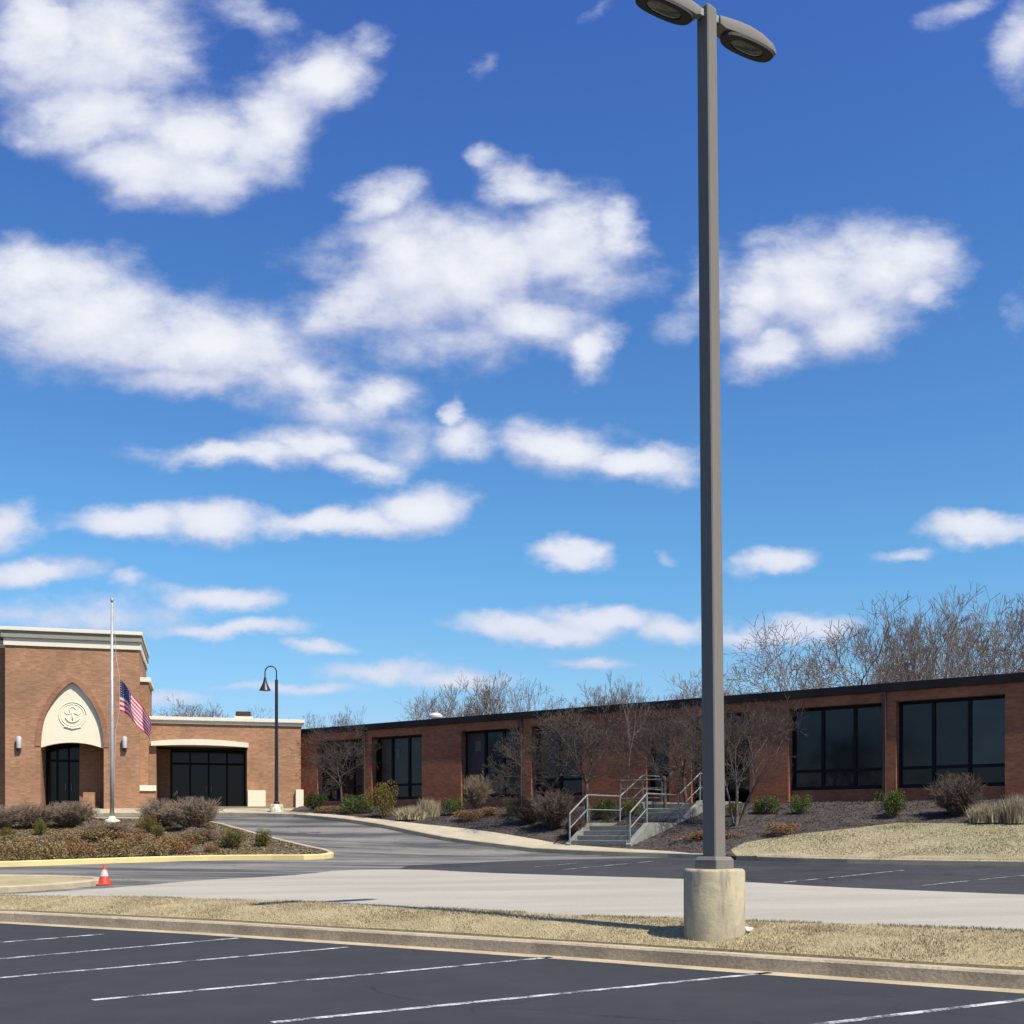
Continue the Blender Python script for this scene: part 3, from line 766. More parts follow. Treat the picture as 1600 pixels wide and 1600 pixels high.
for sgn in (1, -1):
    h0 = top_h-.16; ang = HD if sgn > 0 else HD+math.pi
    M4 = Matrix.Translation((lean(h0), 0, h0)) @ Matrix.Rotation(ang, 4, 'Z')
    mb = MB()
    # lofted housing: sections along local x
    secs = [(.16, .075, .0, .13), (.24, .09, -.04, .145), (.42, .125, -.055, .155), (.62, .14, -.06, .155), (.84, .137, -.06, .125), (1.02, .105, -.055, .08), (1.12, .055, -.045, .025)]
    v = []; n_ = 12
    for (x_, hw, zb, zt) in secs:
        ring = [(x_, -hw, zb)]
        for j in range(n_-2):
            a = math.pi*j/(n_-3); ring.append((x_, -hw*math.cos(a)*1.02, zb+.03+(zt-zb-.03)*math.sin(a)**.6))
        ring.append((x_, hw, zb)); v += [M4 @ Vector(p) for p in ring]
    f = []
    for i in range(len(secs)-1):
        for k in range(n_): f.append((i*n_+k, i*n_+(k+1) % n_, (i+1)*n_+(k+1) % n_, (i+1)*n_+k))
    f.append(tuple(range(n_))); f.append(tuple((len(secs)-1)*n_+k for k in range(n_)))
    mb.add(v, f); hd = mb.build('lamp_head', M['bronze'], lot); smooth_angle(hd.data, 40)
    mb = MB(); mb.box(.05, .17, -.05, .05, .015, .105, M4, b=.006); mb.build('arm', M['galv'], hd)
    # door frame and lens under the head
    def loop(sc, z, x0=.67, lx=.42, ly=.146, n=28): return [M4 @ Vector((x0+lx*sc*math.copysign(abs(math.cos(a))**.75, math.cos(a)), ly*sc*math.copysign(abs(math.sin(a))**.75, math.sin(a))*(1.0), z)) for a in [2*math.pi*k/n for k in range(n)]]
    mb = MB(); v = loop(.99, -.062)+loop(.98, -.10)+loop(.62, -.10)+loop(.60, -.078); n = 28
    mb.add(v, [(i*n+k, i*n+(k+1) % n, (i+1)*n+(k+1) % n, (i+1)*n+k) for i in range(3) for k in range(n)])
    mb.build('lens_frame', M['bronze_dark'], hd)
    mb = MB(); v = loop(.61, -.085)+loop(.48, -.108)+loop(.22, -.122); v.append(M4 @ Vector((.65, 0, -.125)))
    mb.add(v, [(i*n+k, i*n+(k+1) % n, (i+1)*n+(k+1) % n, (i+1)*n+k) for i in range(2) for k in range(n)]+[(2*n+k, 2*n+(k+1) % n, 3*n) for k in range(n)])
    mb.build('lens', M['lens'], hd, smooth=True)
# scrap of litter next to the pedestal
lp = P3(1165, 1457, .035); r_ = random.Random(3); mb = MB()
bm = bmesh.new(); bmesh.ops.create_icosphere(bm, subdivisions=2, radius=.06)
for q in bm.verts: q.co *= r_.uniform(.65, 1.15); q.co.x *= 1.5; q.co.z = max(q.co.z*.75, -.02)
me = bpy.data.meshes.new('litter'); bm.to_mesh(me); bm.free(); me.materials.append(M['white'])
o = link('litter', me); o.location = lp+Vector((0, 0, .04)); tag(o, 'crumpled white scrap of litter on the grass right of the pedestal', 'litter')

# ------------------------------------------------------------------ classroom wing
wing = empty('classroom_wing', (W0.x, W0.y, 0), math.atan2(-WA.y, -WA.x))
tag(wing, 'long low dark red brick wing with a flat dark roof edge and large windows', 'building')
ZT, ZF = 6.36, 6.10; WT, WB = 5.75, 3.02; GZ = 1.9; REC = .34
def wbox(name, t0, t1, y0, y1, z0, z1, m, parent=wing, b=0.):
    mb = MB(); mb.box(-t1, -t0, y0, y1, z0, z1, b=b); return mb.build(name, m, parent)
opens = [(.54, 3.86), (4.21, 7.53), (8.98, 11.27), (12.19, 13.14), (16.0, 18.45), (18.93, 22.1), (24.3, 27.3), (27.7, 30.8)]
more = [(-3.1, -.9), (-7.4, -3.5), (-11.3, -7.8), (-16, -12.8), (-19.5, -16.4)]
cur = -22.
for a, b in sorted(more+opens):
    wbox('brick_pier', cur, a, 0, .5, GZ, WT, M['brick_red']); cur = b
wbox('brick_pier', cur, 33.0, 0, .5, GZ, WT, M['brick_red'])
wbox('brick_band', -22, 33.0, .0, .5, WT+.003, ZF, M['brick_red'])
for a, b in more+opens:
    if (a, b) == (8.98, 11.27): continue
    wbox('spandrel', a-.002, b+.002, .22, .5, GZ, WB-.05, M['brick_red'])
wbox('back_wall', -22, 33, 14, 14.3, GZ, ZF, M['brick_red']); wbox('end_wall', -22, -21.7, .5, 14, GZ, ZF, M['brick_red'])
wbox('roof', -22.2, 33.0, -.05, 14.5, ZF+.02, ZT-.06, M['roof'])
wbox('fascia', -22.25, 33.0, -.10, -.05, ZF-.02, ZT, M['fascia'], b=.01)
wbox('soffit', -22.2, 33.0, -.05, .0, ZF, ZF+.02, M['fascia'])
wbox('roof_edge', -22.25, 33.0, 14.5, 14.6, ZF-.02, ZT, M['fascia'])
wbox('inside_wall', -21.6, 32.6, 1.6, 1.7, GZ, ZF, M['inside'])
def window(t0, t1, z0, z1, cols, trans=None, mats=None, blank=None):
    mb = MB(); y0, y1 = REC-.05, REC+.06; fw = .07
    mb.box(-t1, -t0, y0, y1, z1-.09, z1); mb.box(-t1, -t0, y0-.04, y1, z0-.05, z0+.07)
    xs = [t0+(t1-t0)*c for c in cols]
    for i, x_ in enumerate(xs):
        h = .05 if 0 < i < len(xs)-1 else fw
        c = x_ if 0 < i < len(xs)-1 else (x_+fw/2 if i == 0 else x_-fw/2)
        hw = .055 if 0 < i < len(xs)-1 else fw/2
        mb.box(-c-hw, -c+hw, y0-.003, y1-.003, z0+.07, z1-.09)
    if trans:
        for i in range(len(xs)-1): mb.box(-xs[i+1]+.05, -xs[i]-.05, y0+.004, y1-.006, trans-.05, trans+.05)
    fr_ = mb.build('window', M['frame'], wing)
    rows = [(z0+.05, trans-.04), (trans+.04, z1-.08)] if trans else [(z0+.05, z1-.08)]
    for i in range(len(xs)-1):
        for j, (a, b) in enumerate(rows):
            m_ = (mats or {}).get((i, j), M['glass_blind'] if j == len(rows)-1 else M['glass_dark'])
            g = MB(); g.box(-xs[i+1]+.04, -xs[i]-.04, REC, REC+.02, a, b); g.build('pane', m_, fr_)
    return fr_
third = [0, .335, .67, 1]
GD = M['glass_dark']
M['brown_panel'] = mat('brown_door_panel', (.075, .05, .045), (.06, .04, .037), 1., .6)
window(.54, 3.86, WB, WT, third, 3.62, {(0, 1): glass('bluish_window_glass', (.030, .040, .055), (.012, .016, .024), .07, .5)})
window(4.21, 7.53, WB, WT, third, 3.62)
window(10.12, 11.27, 2.55, WT, [0, 1], 4.9, {(0, 0): GD, (0, 1): GD})
window(8.98, 10.05, WB, WT, [0, 1], 3.62, {(0, 1): GD})
window(12.19, 13.14, WB, WT, [0, 1], 3.62, {(0, 1): GD})
window(16.0, 18.45, WB, WT, [0, .5, 1], 3.62, {(0, 1): GD, (1, 1): GD})
window(18.93, 22.1, WB, WT, [0, .36, .66, 1], None, {(0, 0): GD, (1, 0): GD, (2, 0): M['brown_panel']})
window(24.3, 27.3, WB, WT, third, 3.62, {(2, 1): GD})
window(27.7, 30.8, WB, WT, third, 3.62, {(1, 1): GD})
for a, b in more: window(a, b, WB, WT, third if b-a > 3 else [0, .5, 1], 3.62)
# sheets of paper in the windows
for t_, z_, w__, h_ in [(21.45, 5.12, .28, .42), (24.75, 5.25, .5, .5), (28.4, 5.2, .40, .2), (4.42, 5.55, .24, .16), (26.0, 5.0, .22, .45)]:
    wbox('paper_notice', t_-w__/2, t_+w__/2, REC-.012, REC-.006, z_-h_/2, z_+h_/2, mat('paper_behind_glass', (.16, .16, .145), (.12, .12, .11), 3., .8))
for t_ in (4.10, 18.82, 27.6):        # brown downpipes on the narrow piers
    wbox('downpipe', t_-.05+.12, t_+.07+.12, -.10, -.003, 2.2, ZF-.025, M['brown_metal'], b=.012)
# roof vents
mb = MB(); mb.lathe([(.16, 0), (.16, .25), (.30, .28), (.30, .36), (.2, .46), (.02, .5)], 20, (0, 0, 0)); 
t_ = (15.4-34.6*((663-800)/F))/(.793+.609*((663-800)/F)); vt = mb.build('roof_vent', M['white'], wing); vt.location = (-t_-.4, 1.2, ZT-.07); smooth_angle(vt.data)

# ------------------------------------------------------------------ entrance building
EO = Vector((-9.75, 53.1)); EA = R(15)
ent = empty('entrance_building', (EO.x, EO.y, 0), EA)
tag(ent, 'tan brick entrance block with a tall pointed-arch tower and cream trim', 'building')
EX = Vector((math.cos(EA), math.sin(EA))); EYv = Vector((-EX.y, EX.x))
def ex(px, yl=0.):                   # local x on the plane y=yl that shows at column px
    r = (px-800)/F; o = EO+EYv*yl
    return (r*o.y-o.x)/(EX.x-r*EX.y)
def ez(px, py, yl=0.):
    p = EO+EX*ex(px, yl)+EYv*yl; return EYE+(HOR-py)/F*p.y
def ebox(name, x0, x1, y0, y1, z0, z1, m, parent=ent, b=0.):
    mb = MB(); mb.box(x0, x1, y0, y1, z0, z1, b=b); return mb.build(name, m, parent)
TB = M['brick_tan']; G0 = 1.6
# low section, opening between columns 245 and 385
TY = -1.2
xl = ex(222, 0); o0, o1 = ex(244), ex(386); oz = ez(310, 1166)
lt = ez(350, 1122); lw = lt-.30
ebox('brick_wall', xl-1.0, o0, 0, .6, G0, lw, TB); ebox('brick_wall', o1, 0.0, 0, .6, G0, lw, TB)
ebox('brick_lintel_wall', o0, o1, .0, .6, oz, lw, TB)
ebox('side_wall', -.4, 0.0, .6, 9, G0, lw, TB)
ebox('parapet_cap', xl-1.0, .08, -.08, .68, lw, lw+.14, M['cornice'], b=.01); ebox('parapet_cap', xl-1.0, .16, -.16, .72, lw+.14, lt, M['cornice'], b=.015)
ebox('low_roof', xl, -.4, .7, 9, lw-.3, lw-.1, M['roof'])
# recess of the low section
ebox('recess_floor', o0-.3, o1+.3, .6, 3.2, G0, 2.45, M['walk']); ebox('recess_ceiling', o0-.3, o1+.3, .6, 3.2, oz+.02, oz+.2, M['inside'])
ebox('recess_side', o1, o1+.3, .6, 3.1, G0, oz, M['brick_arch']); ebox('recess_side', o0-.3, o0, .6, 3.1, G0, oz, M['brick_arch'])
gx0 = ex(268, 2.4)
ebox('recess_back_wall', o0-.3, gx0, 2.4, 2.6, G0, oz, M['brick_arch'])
def glazed(x0, x1, y, z0, z1, nx, zt):
    mb = MB(); xs = [x0+(x1-x0)*i/nx for i in range(nx+1)]
    for x_ in xs: mb.box(x_-.04, x_+.04, y-.06, y+.06, z0, z1)
    mb.box(x0, x1, y-.055, y+.055, zt-.05, zt+.05); mb.box(x0, x1, y-.055, y+.055, z0, z0+.1); mb.box(x0, x1, y-.055, y+.055, z1-.08, z1)
    fr_ = mb.build('glazed_doors', M['frame'], ent)
    for i in range(nx):
        for a, b in ((z0+.09, zt-.04), (zt+.04, z1-.07)):
            g = MB(); g.box(xs[i]+.03, xs[i+1]-.03, y, y+.02, a, b); g.build('pane', M['glass_door'], fr_)
            if a < zt-.1 and i in (1, 2):
                h = MB(); h.tube([(xs[i]+.12 if i == 2 else xs[i+1]-.12, y-.12, z0+.95), (xs[i]+.12 if i == 2 else xs[i+1]-.12, y-.12, z0+1.25)], .015, 8); h.build('door_handle', M['galv'], fr_)
glazed(gx0, o1, 2.4, 2.46, oz, 4, 4.75)
# arched cream lintel
n = 18; poly = []; a0, a1 = ex(236), ex(388)
for i in range(n+1):
    x_ = a0+(a1-a0)*i/n; s = i/n*2-1; poly.append((x_, oz+.17+.13*(1-s*s)))
for i in range(n, -1, -1):
    x_ = a0+(a1-a0)*i/n; s = i/n*2-1; poly.append((x_, oz-.03+.07*(1-s*s)))
mb = MB(); mb.prism(poly, -.22, -.003); mb.build('arched_lintel', M['cornice'], ent)
# cream plinth blocks
p0, p1 = ex(387, -.3), ex(415, -.3); ebox('plinth_block', p0, p1, -.35, -.003, 2.2, ez(400, 1235, -.3), M['cream'], b=.015)
ebox('plinth_block', ex(462, -.1), ex(470, -.1)+.12, -.18, -.003, 2.2, ez(466, 1234), M['cream'], b=.015)
# buttress between tower and low part
ax0, ax1 = ex(205, -.75), ex(232, -.75); bz = ez(225, 1066, -.7)
ebox('buttress', ax0, ax1, -.75, 2.5, G0, bz, TB); ebox('buttress_cap', ax0, ax1+.1, -.83, 2.55, bz, bz+.2, M['cornice'], b=.015)
ebox('plinth_block', ex(213, -1.0), ex(243, -1.0), -1.05, -.752, 2.2, ez(228, 1236, -1), TB); ebox('plinth_cap', ex(212, -1.0), ex(244, -1.0), -1.12, -.7525, ez(228, 1236, -1), ez(228, 1228, -1)+.02, M['cream'], b=.01)
# tower
tx0, tx1 = ex(8, TY), ex(218, TY); cx_ = ex(113, TY)
tz = ez(113, 984, TY); cz = ez(113, 1012, TY)     # cornice top and bottom
spring = ez(113, 1167, TY); apex = ez(113, 1066, TY)
hw = (ex(162, TY)-ex(63, TY))/2
H_ = apex-spring
prof_ = [(1.0, 0), (.99, .1), (.97, .2), (.94, .3), (.895, .4), (.825, .5), (.73, .6), (.61, .7), (.465, .8), (.33, .875), (.17, .95), (0, 1.0)]
rb = [(cx_+hw*a, spring+H_*b) for a, b in prof_]; lb_ = [(cx_-hw*a, spring+H_*b) for a, b in prof_[:-1]]
# front wall with the pointed opening cut out: left half and right half polygons
mb = MB(); mb.prism([(tx1, G0), (tx1, cz), (cx_, cz)]+[rb[-1]]+list(reversed(rb[:-1]))+[(cx_+hw, G0)], TY, TY+.5)
mb.prism([(tx0, cz), (tx0, G0), (cx_-hw, G0)]+lb_+[rb[-1]]+[(cx_, cz)], TY, TY+.5)
mb.build('tower_front_wall', TB, ent)
ebox('tower_side_wall', tx1-.4, tx1, TY+.5, 5, G0, cz, TB); ebox('tower_side_wall', tx0, tx0+.4, TY+.5, 5, G0, cz, TB)
ebox('tower_roof', tx0+.4, tx1-.4, TY+.5, 5, cz-.3, cz, M['roof'])
ch = tz-cz
def cornice(x0, x1, y0, y1, left=True):
    ebox('cornice_band', x0-(.06 if left else 0), x1+.06, y0-.07, y1, cz, cz+ch*.42, M['cornice'], b=.012)
    ebox('cornice_cove', x0-(.16 if left else 0), x1+.09, y0-.16, y1, cz+ch*.42, cz+ch*.80, mat('cornice_painted_shade', (.40, .37, .29), (.36, .33, .26), 1., .85), b=.012)  # shade under the cornice top is put into this tier's darker colour
    ebox('cornice_top', x0-(.30 if left else 0), x1+.13, y0-.24, y1, cz+ch*.80, tz, M['cornice'], b=.015)
cornice(tx0, tx1, TY, 5.2)
# set-back part left of the tower
ebox('set_back_wall', tx0-9, tx0, TY+.9, TY+1.4, G0, cz-.003, TB)
ebox('cornice_band', tx0-9, tx0-.061, TY+.83, 5.2, cz, cz+ch*.42, M['cornice']); ebox('cornice_top', tx0-9, tx0-.301, TY+.6, 5.2, cz+ch*.42, tz-.004, M['cornice'])
# brick arch ring, slightly proud
mb = MB(); outer = []; 
full = [(-a, b) for a, b in prof_[:-1]]+[(a, b) for a, b in reversed(prof_)]
k = len(full); vi = []; 
for a, b in full: vi.append((cx_+hw*a, spring+H_*b))
vo = []
for i, (x_, z_) in enumerate(vi):
    A_ = Vector(vi[max(i-1, 0)]); B_ = Vector(vi[min(i+1, k-1)]); t_ = (B_-A_).normalized(); vo.append((x_-t_.y*.22, z_+t_.x*.22))
v = []
for (x_, z_), (X_, Z_) in zip(vi, vo): v += [(x_, TY-.03, z_), (X_, TY-.03, Z_), (x_, TY+.02, z_), (X_, TY+.02, Z_)]
f = []
for i in range(k-1):
    a, b = i*4, (i+1)*4; f += [(a, a+1, b+1, b), (a+1, a+3, b+3, b+1), (a, b, b+2, a+2)]
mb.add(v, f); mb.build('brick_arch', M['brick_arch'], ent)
# cream panel in the arch, arched at its foot
poly = [(cx_+.995*hw*a, spring+(H_-.01)*b) for a, b in prof_[1:]]+[(cx_-.995*hw*a, spring+(H_-.01)*b) for a, b in reversed(prof_[1:-1])]
poly += [(cx_-hw*.995, spring-.04)]+[(cx_+hw*s, spring+.24*(1-s*s)-.04) for s in (-.8, -.6, -.4, -.2, 0, .2, .4, .6, .8)]+[(cx_+hw*.995, spring-.04)]
mb = MB(); mb.prism(poly, TY+.13, TY+.40); mb.build('arch_panel', M['cream'], ent)
# round relief emblem
em = MB(); ezc = ez(113, 1117, TY); yb = TY+.13
def ring(mb, r, th, a0=0., a1=360., n=36, cxx=0, czz=0):
    pts_ = [(cx_+cxx+r*math.cos(R(a0+(a1-a0)*i/n)), yb-.005, ezc+czz+r*math.sin(R(a0+(a1-a0)*i/n))) for i in range(n+1)]
    mb.tube(pts_, th, 6, caps=True)
ring(em, .56, .022); ring(em, .47, .012); ring(em, .13, .02, cxx=0, czz=.22, n=16)
ring(em, .30, .035, 200, 340, 18)
for s in (-1, 1):
    em.tube([(cx_+s*.05, yb-.005, ezc+.1), (cx_+s*.22, yb-.005, ezc+.02), (cx_+s*.32, yb-.005, ezc+.12)], .022, 6)
em.tube([(cx_, yb-.005, ezc+.1), (cx_, yb-.005, ezc-.25)], .03, 6)
em.tube([(cx_-.34, yb-.012, ezc-.5), (cx_, yb-.02, ezc-.58), (cx_+.34, yb-.012, ezc-.5)], .035, 6)
em.build('round_emblem', M['cream'], ent, smooth=True)
# doorway recess of the tower
dx0, dx1 = cx_-hw, cx_+hw; DY = TY+2.6
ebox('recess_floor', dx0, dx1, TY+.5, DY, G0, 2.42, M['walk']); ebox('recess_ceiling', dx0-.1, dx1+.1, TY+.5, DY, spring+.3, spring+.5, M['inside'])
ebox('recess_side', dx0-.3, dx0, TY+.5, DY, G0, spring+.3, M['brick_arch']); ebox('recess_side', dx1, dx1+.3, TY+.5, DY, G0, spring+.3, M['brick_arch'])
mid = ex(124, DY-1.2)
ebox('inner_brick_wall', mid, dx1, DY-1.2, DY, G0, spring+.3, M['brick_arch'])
glazed(dx0, mid, DY-.8, 2.43, spring+.3, 3, 4.7)
ebox('low_brick_pier', ex(130, TY+.2), ex(148, TY+.2), TY+.1, TY+.45, G0, ez(138, 1238, TY), TB, b=.01)
# wall lamps
for px_ in (30, 195):
    xx = ex(px_, TY); zz = ez(px_, 1161, TY)
    mb = MB(); mb.lathe([(.02, -.24), (.09, -.22), (.105, .0), (.105, .22), (.08, .27), (.02, .28)], 16, (xx, TY-.13, zz)); lm = mb.build('wall_lamp', M['white'], ent); smooth_angle(lm.data)
    mb = MB(); mb.box(xx-.09, xx+.09, TY-.14, TY-.003, zz-.34, zz-.215); mb.build('lamp_bracket', M['brown_metal'], lm)
# roof-top unit
ru = ex(380, 4); rz = lw
ebox('roof_unit_base', ru-.45, ru+.45, 3.6, 4.6, rz-.2, rz+.75, M['cream'], b=.02)
rc = ebox('roof_unit', ru-.35, ru+.35, 3.7, 4.5, rz+.75, rz+1.0, M['brown_metal'], b=.02)

# ------------------------------------------------------------------ steps and rails
steps = empty('concrete_steps', (0, 0, 0)); 
wd = 2.0
foot = at(935, 1321, .13); us = (foot-W0).dot(WN); print('steps foot', (foot-W0).dot(WA), us); fz = T(foot.x, foot.y)+.13
steps.location = (foot.x, foot.y, 0); steps.rotation_euler = (0, 0, math.atan2(-WA.y, -WA.x))
tag(steps, 'two flights of grey concrete steps climbing the mulch bank to the wing', 'steps')
top_z = 2.50; nl, nu = 4, 5; rise = (top_z-fz)/(nl+nu); tread = .34; land = max(us-1.75-(nl+nu-2)*tread-1.4, .9)
y = 0.; z = fz; prof2 = []
for i in range(nl+nu):
    depth_ = tread if i not in (nl-1,) else land
    if i == nl+nu-1: depth_ = max(us-.3-y, 1.5)
    z1 = z+rise
    mb = MB(); mb.box(-wd/2, wd/2, y, y+depth_+(.02 if i < nl+nu-1 else 0), z-.9, z1, b=.012)
    mb.build('step' if depth_ == tread else 'landing', M['grey_concrete'], steps)
    prof2.append((y, z1, depth_)); y += depth_; z = z1
for s in (-1, 1):                      # cheek walls
    v = []; hw_ = .09; xs_ = s*(wd/2+hw_+.002)
    mb = MB()
    pts2 = [(-.05, fz+.04), (nl*tread-tread, fz+nl*rise+.10), (nl*tread-tread+land, fz+nl*rise+.10), (nl*tread-tread+land+nu*tread-tread, top_z+.10), (us-.3, top_z+.10)]
    n = len(pts2); vv = []
    for dx_ in (-hw_, hw_):
        for (yy, zz) in pts2: vv.append((xs_+dx_, yy, zz))
        for (yy, zz) in reversed(pts2): vv.append((xs_+dx_, yy, zz-1.0))
    m2 = 2*n
    ff = [tuple(range(m2)), tuple(range(2*m2-1, m2-1, -1))]+[(i, (i+1) % m2, (i+1) % m2+m2, i+m2) for i in range(m2)]
    mb.add(vv, ff); mb.build('cheek_wall', M['grey_concrete'], steps)
rail_pts = [(0.05, fz+.0), (nl*tread-tread, fz+nl*rise), (nl*tread-tread+land-.08, fz+nl*rise), (nl*tread-tread+land+nu*tread-tread, top_z), (nl*tread-tread+land+nu*tread-tread+1.5, top_z)]
for s in (-1, 1):
    rl = empty('handrail', (foot.x, foot.y, 0), steps.rotation_euler[2])
    tag(rl, 'galvanised pipe handrail along the left side of the concrete steps' if s < 0 else 'galvanised pipe handrail along the right side of the concrete steps', 'handrail', 'handrails of the steps')
    x_ = s*(wd/2+.09)
    for hh, nm in ((.98, 'top_rail'), (.52, 'mid_rail')):
        mb = MB(); mb.tube([(x_, a, b+hh) for a, b in rail_pts], .026 if hh > .9 else .018, 8); mb.build(nm, M['galv'], rl)
    for a, b in rail_pts:
        mb = MB(); mb.tube([(x_, a, b-.05), (x_, a, b+.98)], .026, 8); mb.build('post', M['galv'], rl)
# landing guard next to the wing door
gr = empty('handrail', (foot.x, foot.y, 0), steps.rotation_euler[2]); tag(gr, 'short galvanised guard rail across the side of the top landing by the wall', 'handrail', 'handrails of the steps')
yy0 = rail_pts[-1][0]
for xx_ in (-wd/2-1.9, -wd/2-.2):
    mb = MB(); mb.tube([(xx_, yy0, 2.3), (xx_, yy0, 3.4)], .026, 8); mb.build('post', M['galv'], gr)
for hh in (3.4, 3.1, 2.75):
    mb = MB(); mb.tube([(-wd/2-1.9, yy0, hh), (-wd/2-.2, yy0, hh)], .024, 8); mb.build('rail', M['galv'], gr)

# ------------------------------------------------------------------ flagpole, flag, path lamp, cone
fp = P3(175, 1284, .12)
pole = empty('flagpole', fp); tag(pole, 'slim silver flagpole standing in the planted island in front of the tower', 'flagpole')
fh = (HOR-935)/F*fp.y+EYE-fp.z
mb = MB(); mb.tube([(0, 0, -.1), (0, 0, fh*.3), (0, 0, fh*.98)], [.085, .075, .045], 16); mb.build('pole', M['alu'], pole, smooth=True)
mb = MB(); mb.lathe([(.01, fh*.98), (.05, fh*.985), (.07, fh*.993), (.05, fh), (.01, fh+.01)], 14); mb.build('finial', M['alu'], pole, smooth=True)
mb = MB(); mb.lathe([(.30, -.1), (.30, .06), (.16, .10), (.10, .22)], 20); mb.build('base_collar', M['cream'], pole)
fz_ = lambda py: EYE+(HOR-py)/F*fp.y-fp.z
mb = MB(); mb.tube([(.06, 0, 1.2), (.16, -.02, fz_(1140)), (.30, -.03, fz_(1112)), (.32, -.03, fz_(1062)), (.18, -.02, fz_(1030)), (.03, 0, fh*.97)], .008, 5); mb.build('halyard', M['white'], pole)
def flag_mesh():
    m, t, b = base_mat('flag_cloth')
    at_ = t.n('ShaderNodeUVMap', uv_map='uv').outputs[0]; s = t.n('ShaderNodeSeparateXYZ', {0: at_}).outputs
    st = t.m('GREATER_THAN', t.m('FRACT', t.m('MULTIPLY', s[1], 6.5)), .5)
    st = t.m('SUBTRACT', 1., st)
    col = t.mix(st, C4((1.1, 1.05, 1.1)), C4((.95, .08, .12)))
    can = t.m('MULTIPLY', t.m('LESS_THAN', s[0], .4), t.m('GREATER_THAN', s[1], 6/13))
    # rows of stars
    su = t.m('ABSOLUTE', t.m('SUBTRACT', t.m('FRACT', t.m('MULTIPLY', s[0], 15.)), .5)); sv = t.m('ABSOLUTE', t.m('SUBTRACT', t.m('FRACT', t.m('MULTIPLY', s[1], 13.)), .5))
    star = t.m('LESS_THAN', t.m('ADD', su, sv), .27)
    blue = t.mix(star, C4((.035, .04, .19)), C4((.72, .72, .76)))
    col = t.mix(can, col, blue)
    t.set(b.inputs['Base Color'], col); b.inputs['Roughness'].default_value = .8
    tr = t.n('ShaderNodeBsdfTranslucent', {0: col}); mx = t.n('ShaderNodeMixShader', {0: .4, 1: b.outputs[0], 2: tr.outputs[0]})
    t.set(m.node_tree.nodes['Material Output'].inputs[0], mx.outputs[0])
    nu_, nv_ = 40, 22; k = fp.y/F; v = []; uvs = []; f = []
    x0 = .32
    for i in range(nu_+1):
        u = i/nu_
        for j in range(nv_+1):
            q = j/nv_            # 0 foot, 1 head
            hoist = fz_(1112)+(fz_(1062)-fz_(1112))*q
            dropx = (49*u)*k; drop = (22*u+34*u**1.5)*k*(1.0)+ (1-q)*0
            shrink = 1-.40*u
            zc = (fz_(1112)+fz_(1062))/2
            v.append((x0+dropx+.05*math.sin(5*u+3*q)*u, -.03+.16*math.sin(9*u+2.2*q)*min(1, u*3)+.05*math.sin(17*u-3*q)*u, zc+(hoist-zc)*shrink-drop+.03*math.sin(8*u)))
            uvs.append((u, q))
    for i in range(nu_):
        for j in range(nv_): a = i*(nv_+1)+j; f.append((a, a+nv_+1, a+nv_+2, a+1))
    me = bpy.data.meshes.new('flag'); me.from_pydata(v, [], f); ul = me.uv_layers.new(name='uv')
    for l in me.loops: ul.data[l.index].uv = uvs[l.vertex_index]
    me.materials.append(m); me.polygons.foreach_set('use_smooth', [True]*len(f)); me.update(); return me
fl = link('flag', flag_mesh()); fl.location = fp; tag(fl, 'striped American flag drooping at half mast from the silver flagpole', 'flag')
# path lamp
lpp = P3(432, 1268, .13)
lamp = empty('street_lamp', lpp); tag(lamp, 'black lamp post with a curved crook arm and hanging bell shade beside the entrance', 'street lamp')
k = lpp.y/F; lz = lambda py: EYE+(HOR-py)/F*lpp.y-lpp.z
mb = MB(); mb.lathe([(.27, -.2), (.27, .26), (.24, .30)], 24); q_ = mb.build('concrete_footing', M['cream'], lamp); smooth_angle(q_.data)
mb = MB(); mb.lathe([(.13, .30), (.13, .36), (.085, .42), (.075, .6)], 16); mb.tube([(0, 0, .5), (0, 0, lz(1062))], [.075, .062], 14); mb.build('post', M['black'], lamp)
mb = MB(); arcp = [(0, 0, lz(1064)), (0, 0, lz(1052))]
for i in range(11):
    a = math.pi*i/10; arcp.append((-.235+.235*math.cos(a), 0, lz(1050)+.235*math.sin(a)))
arcp.append((-.47, 0, lz(1060))); mb.tube(arcp, .026, 8); mb.build('crook_arm', M['black'], lamp)
mb = MB(); zb = lz(1079); mb.lathe([(.24, zb), (.20, zb+.08), (.12, zb+.24), (.07, zb+.38), (.05, zb+.5), (.03, zb+.56)], 20, (-.47, 0, 0)); sh = mb.build('bell_shade', M['black'], lamp); smooth_angle(sh.data, 60)
# traffic cone
cp = P3(163, 1383)
cone = empty('traffic_cone', cp, R(12)); tag(cone, 'orange traffic cone with a pale collar at the tip of the small kerbed island', 'traffic cone')
ch_ = 31/F*cp.y; bw = 26/F*cp.y/2.2
mb = MB(); mb.box(-bw, bw, -bw, bw, 0, .035, b=.012); mb.build('base', M['orange'], cone)
r_at = lambda h: bw*.86+(.022-bw*.86)*h
mb = MB(); mb.lathe([(r_at(0), .035), (r_at(.42), ch_*.42), (r_at(1), ch_), (.012, ch_)], 24); o = mb.build('body', M['orange'], cone); smooth_angle(o.data)
mb = MB(); mb.lathe([(r_at(.45)+.004, ch_*.45), (r_at(.78)+.004, ch_*.78)], 24, caps=False); mb.build('collar', M['conewhite'], cone, smooth=True)

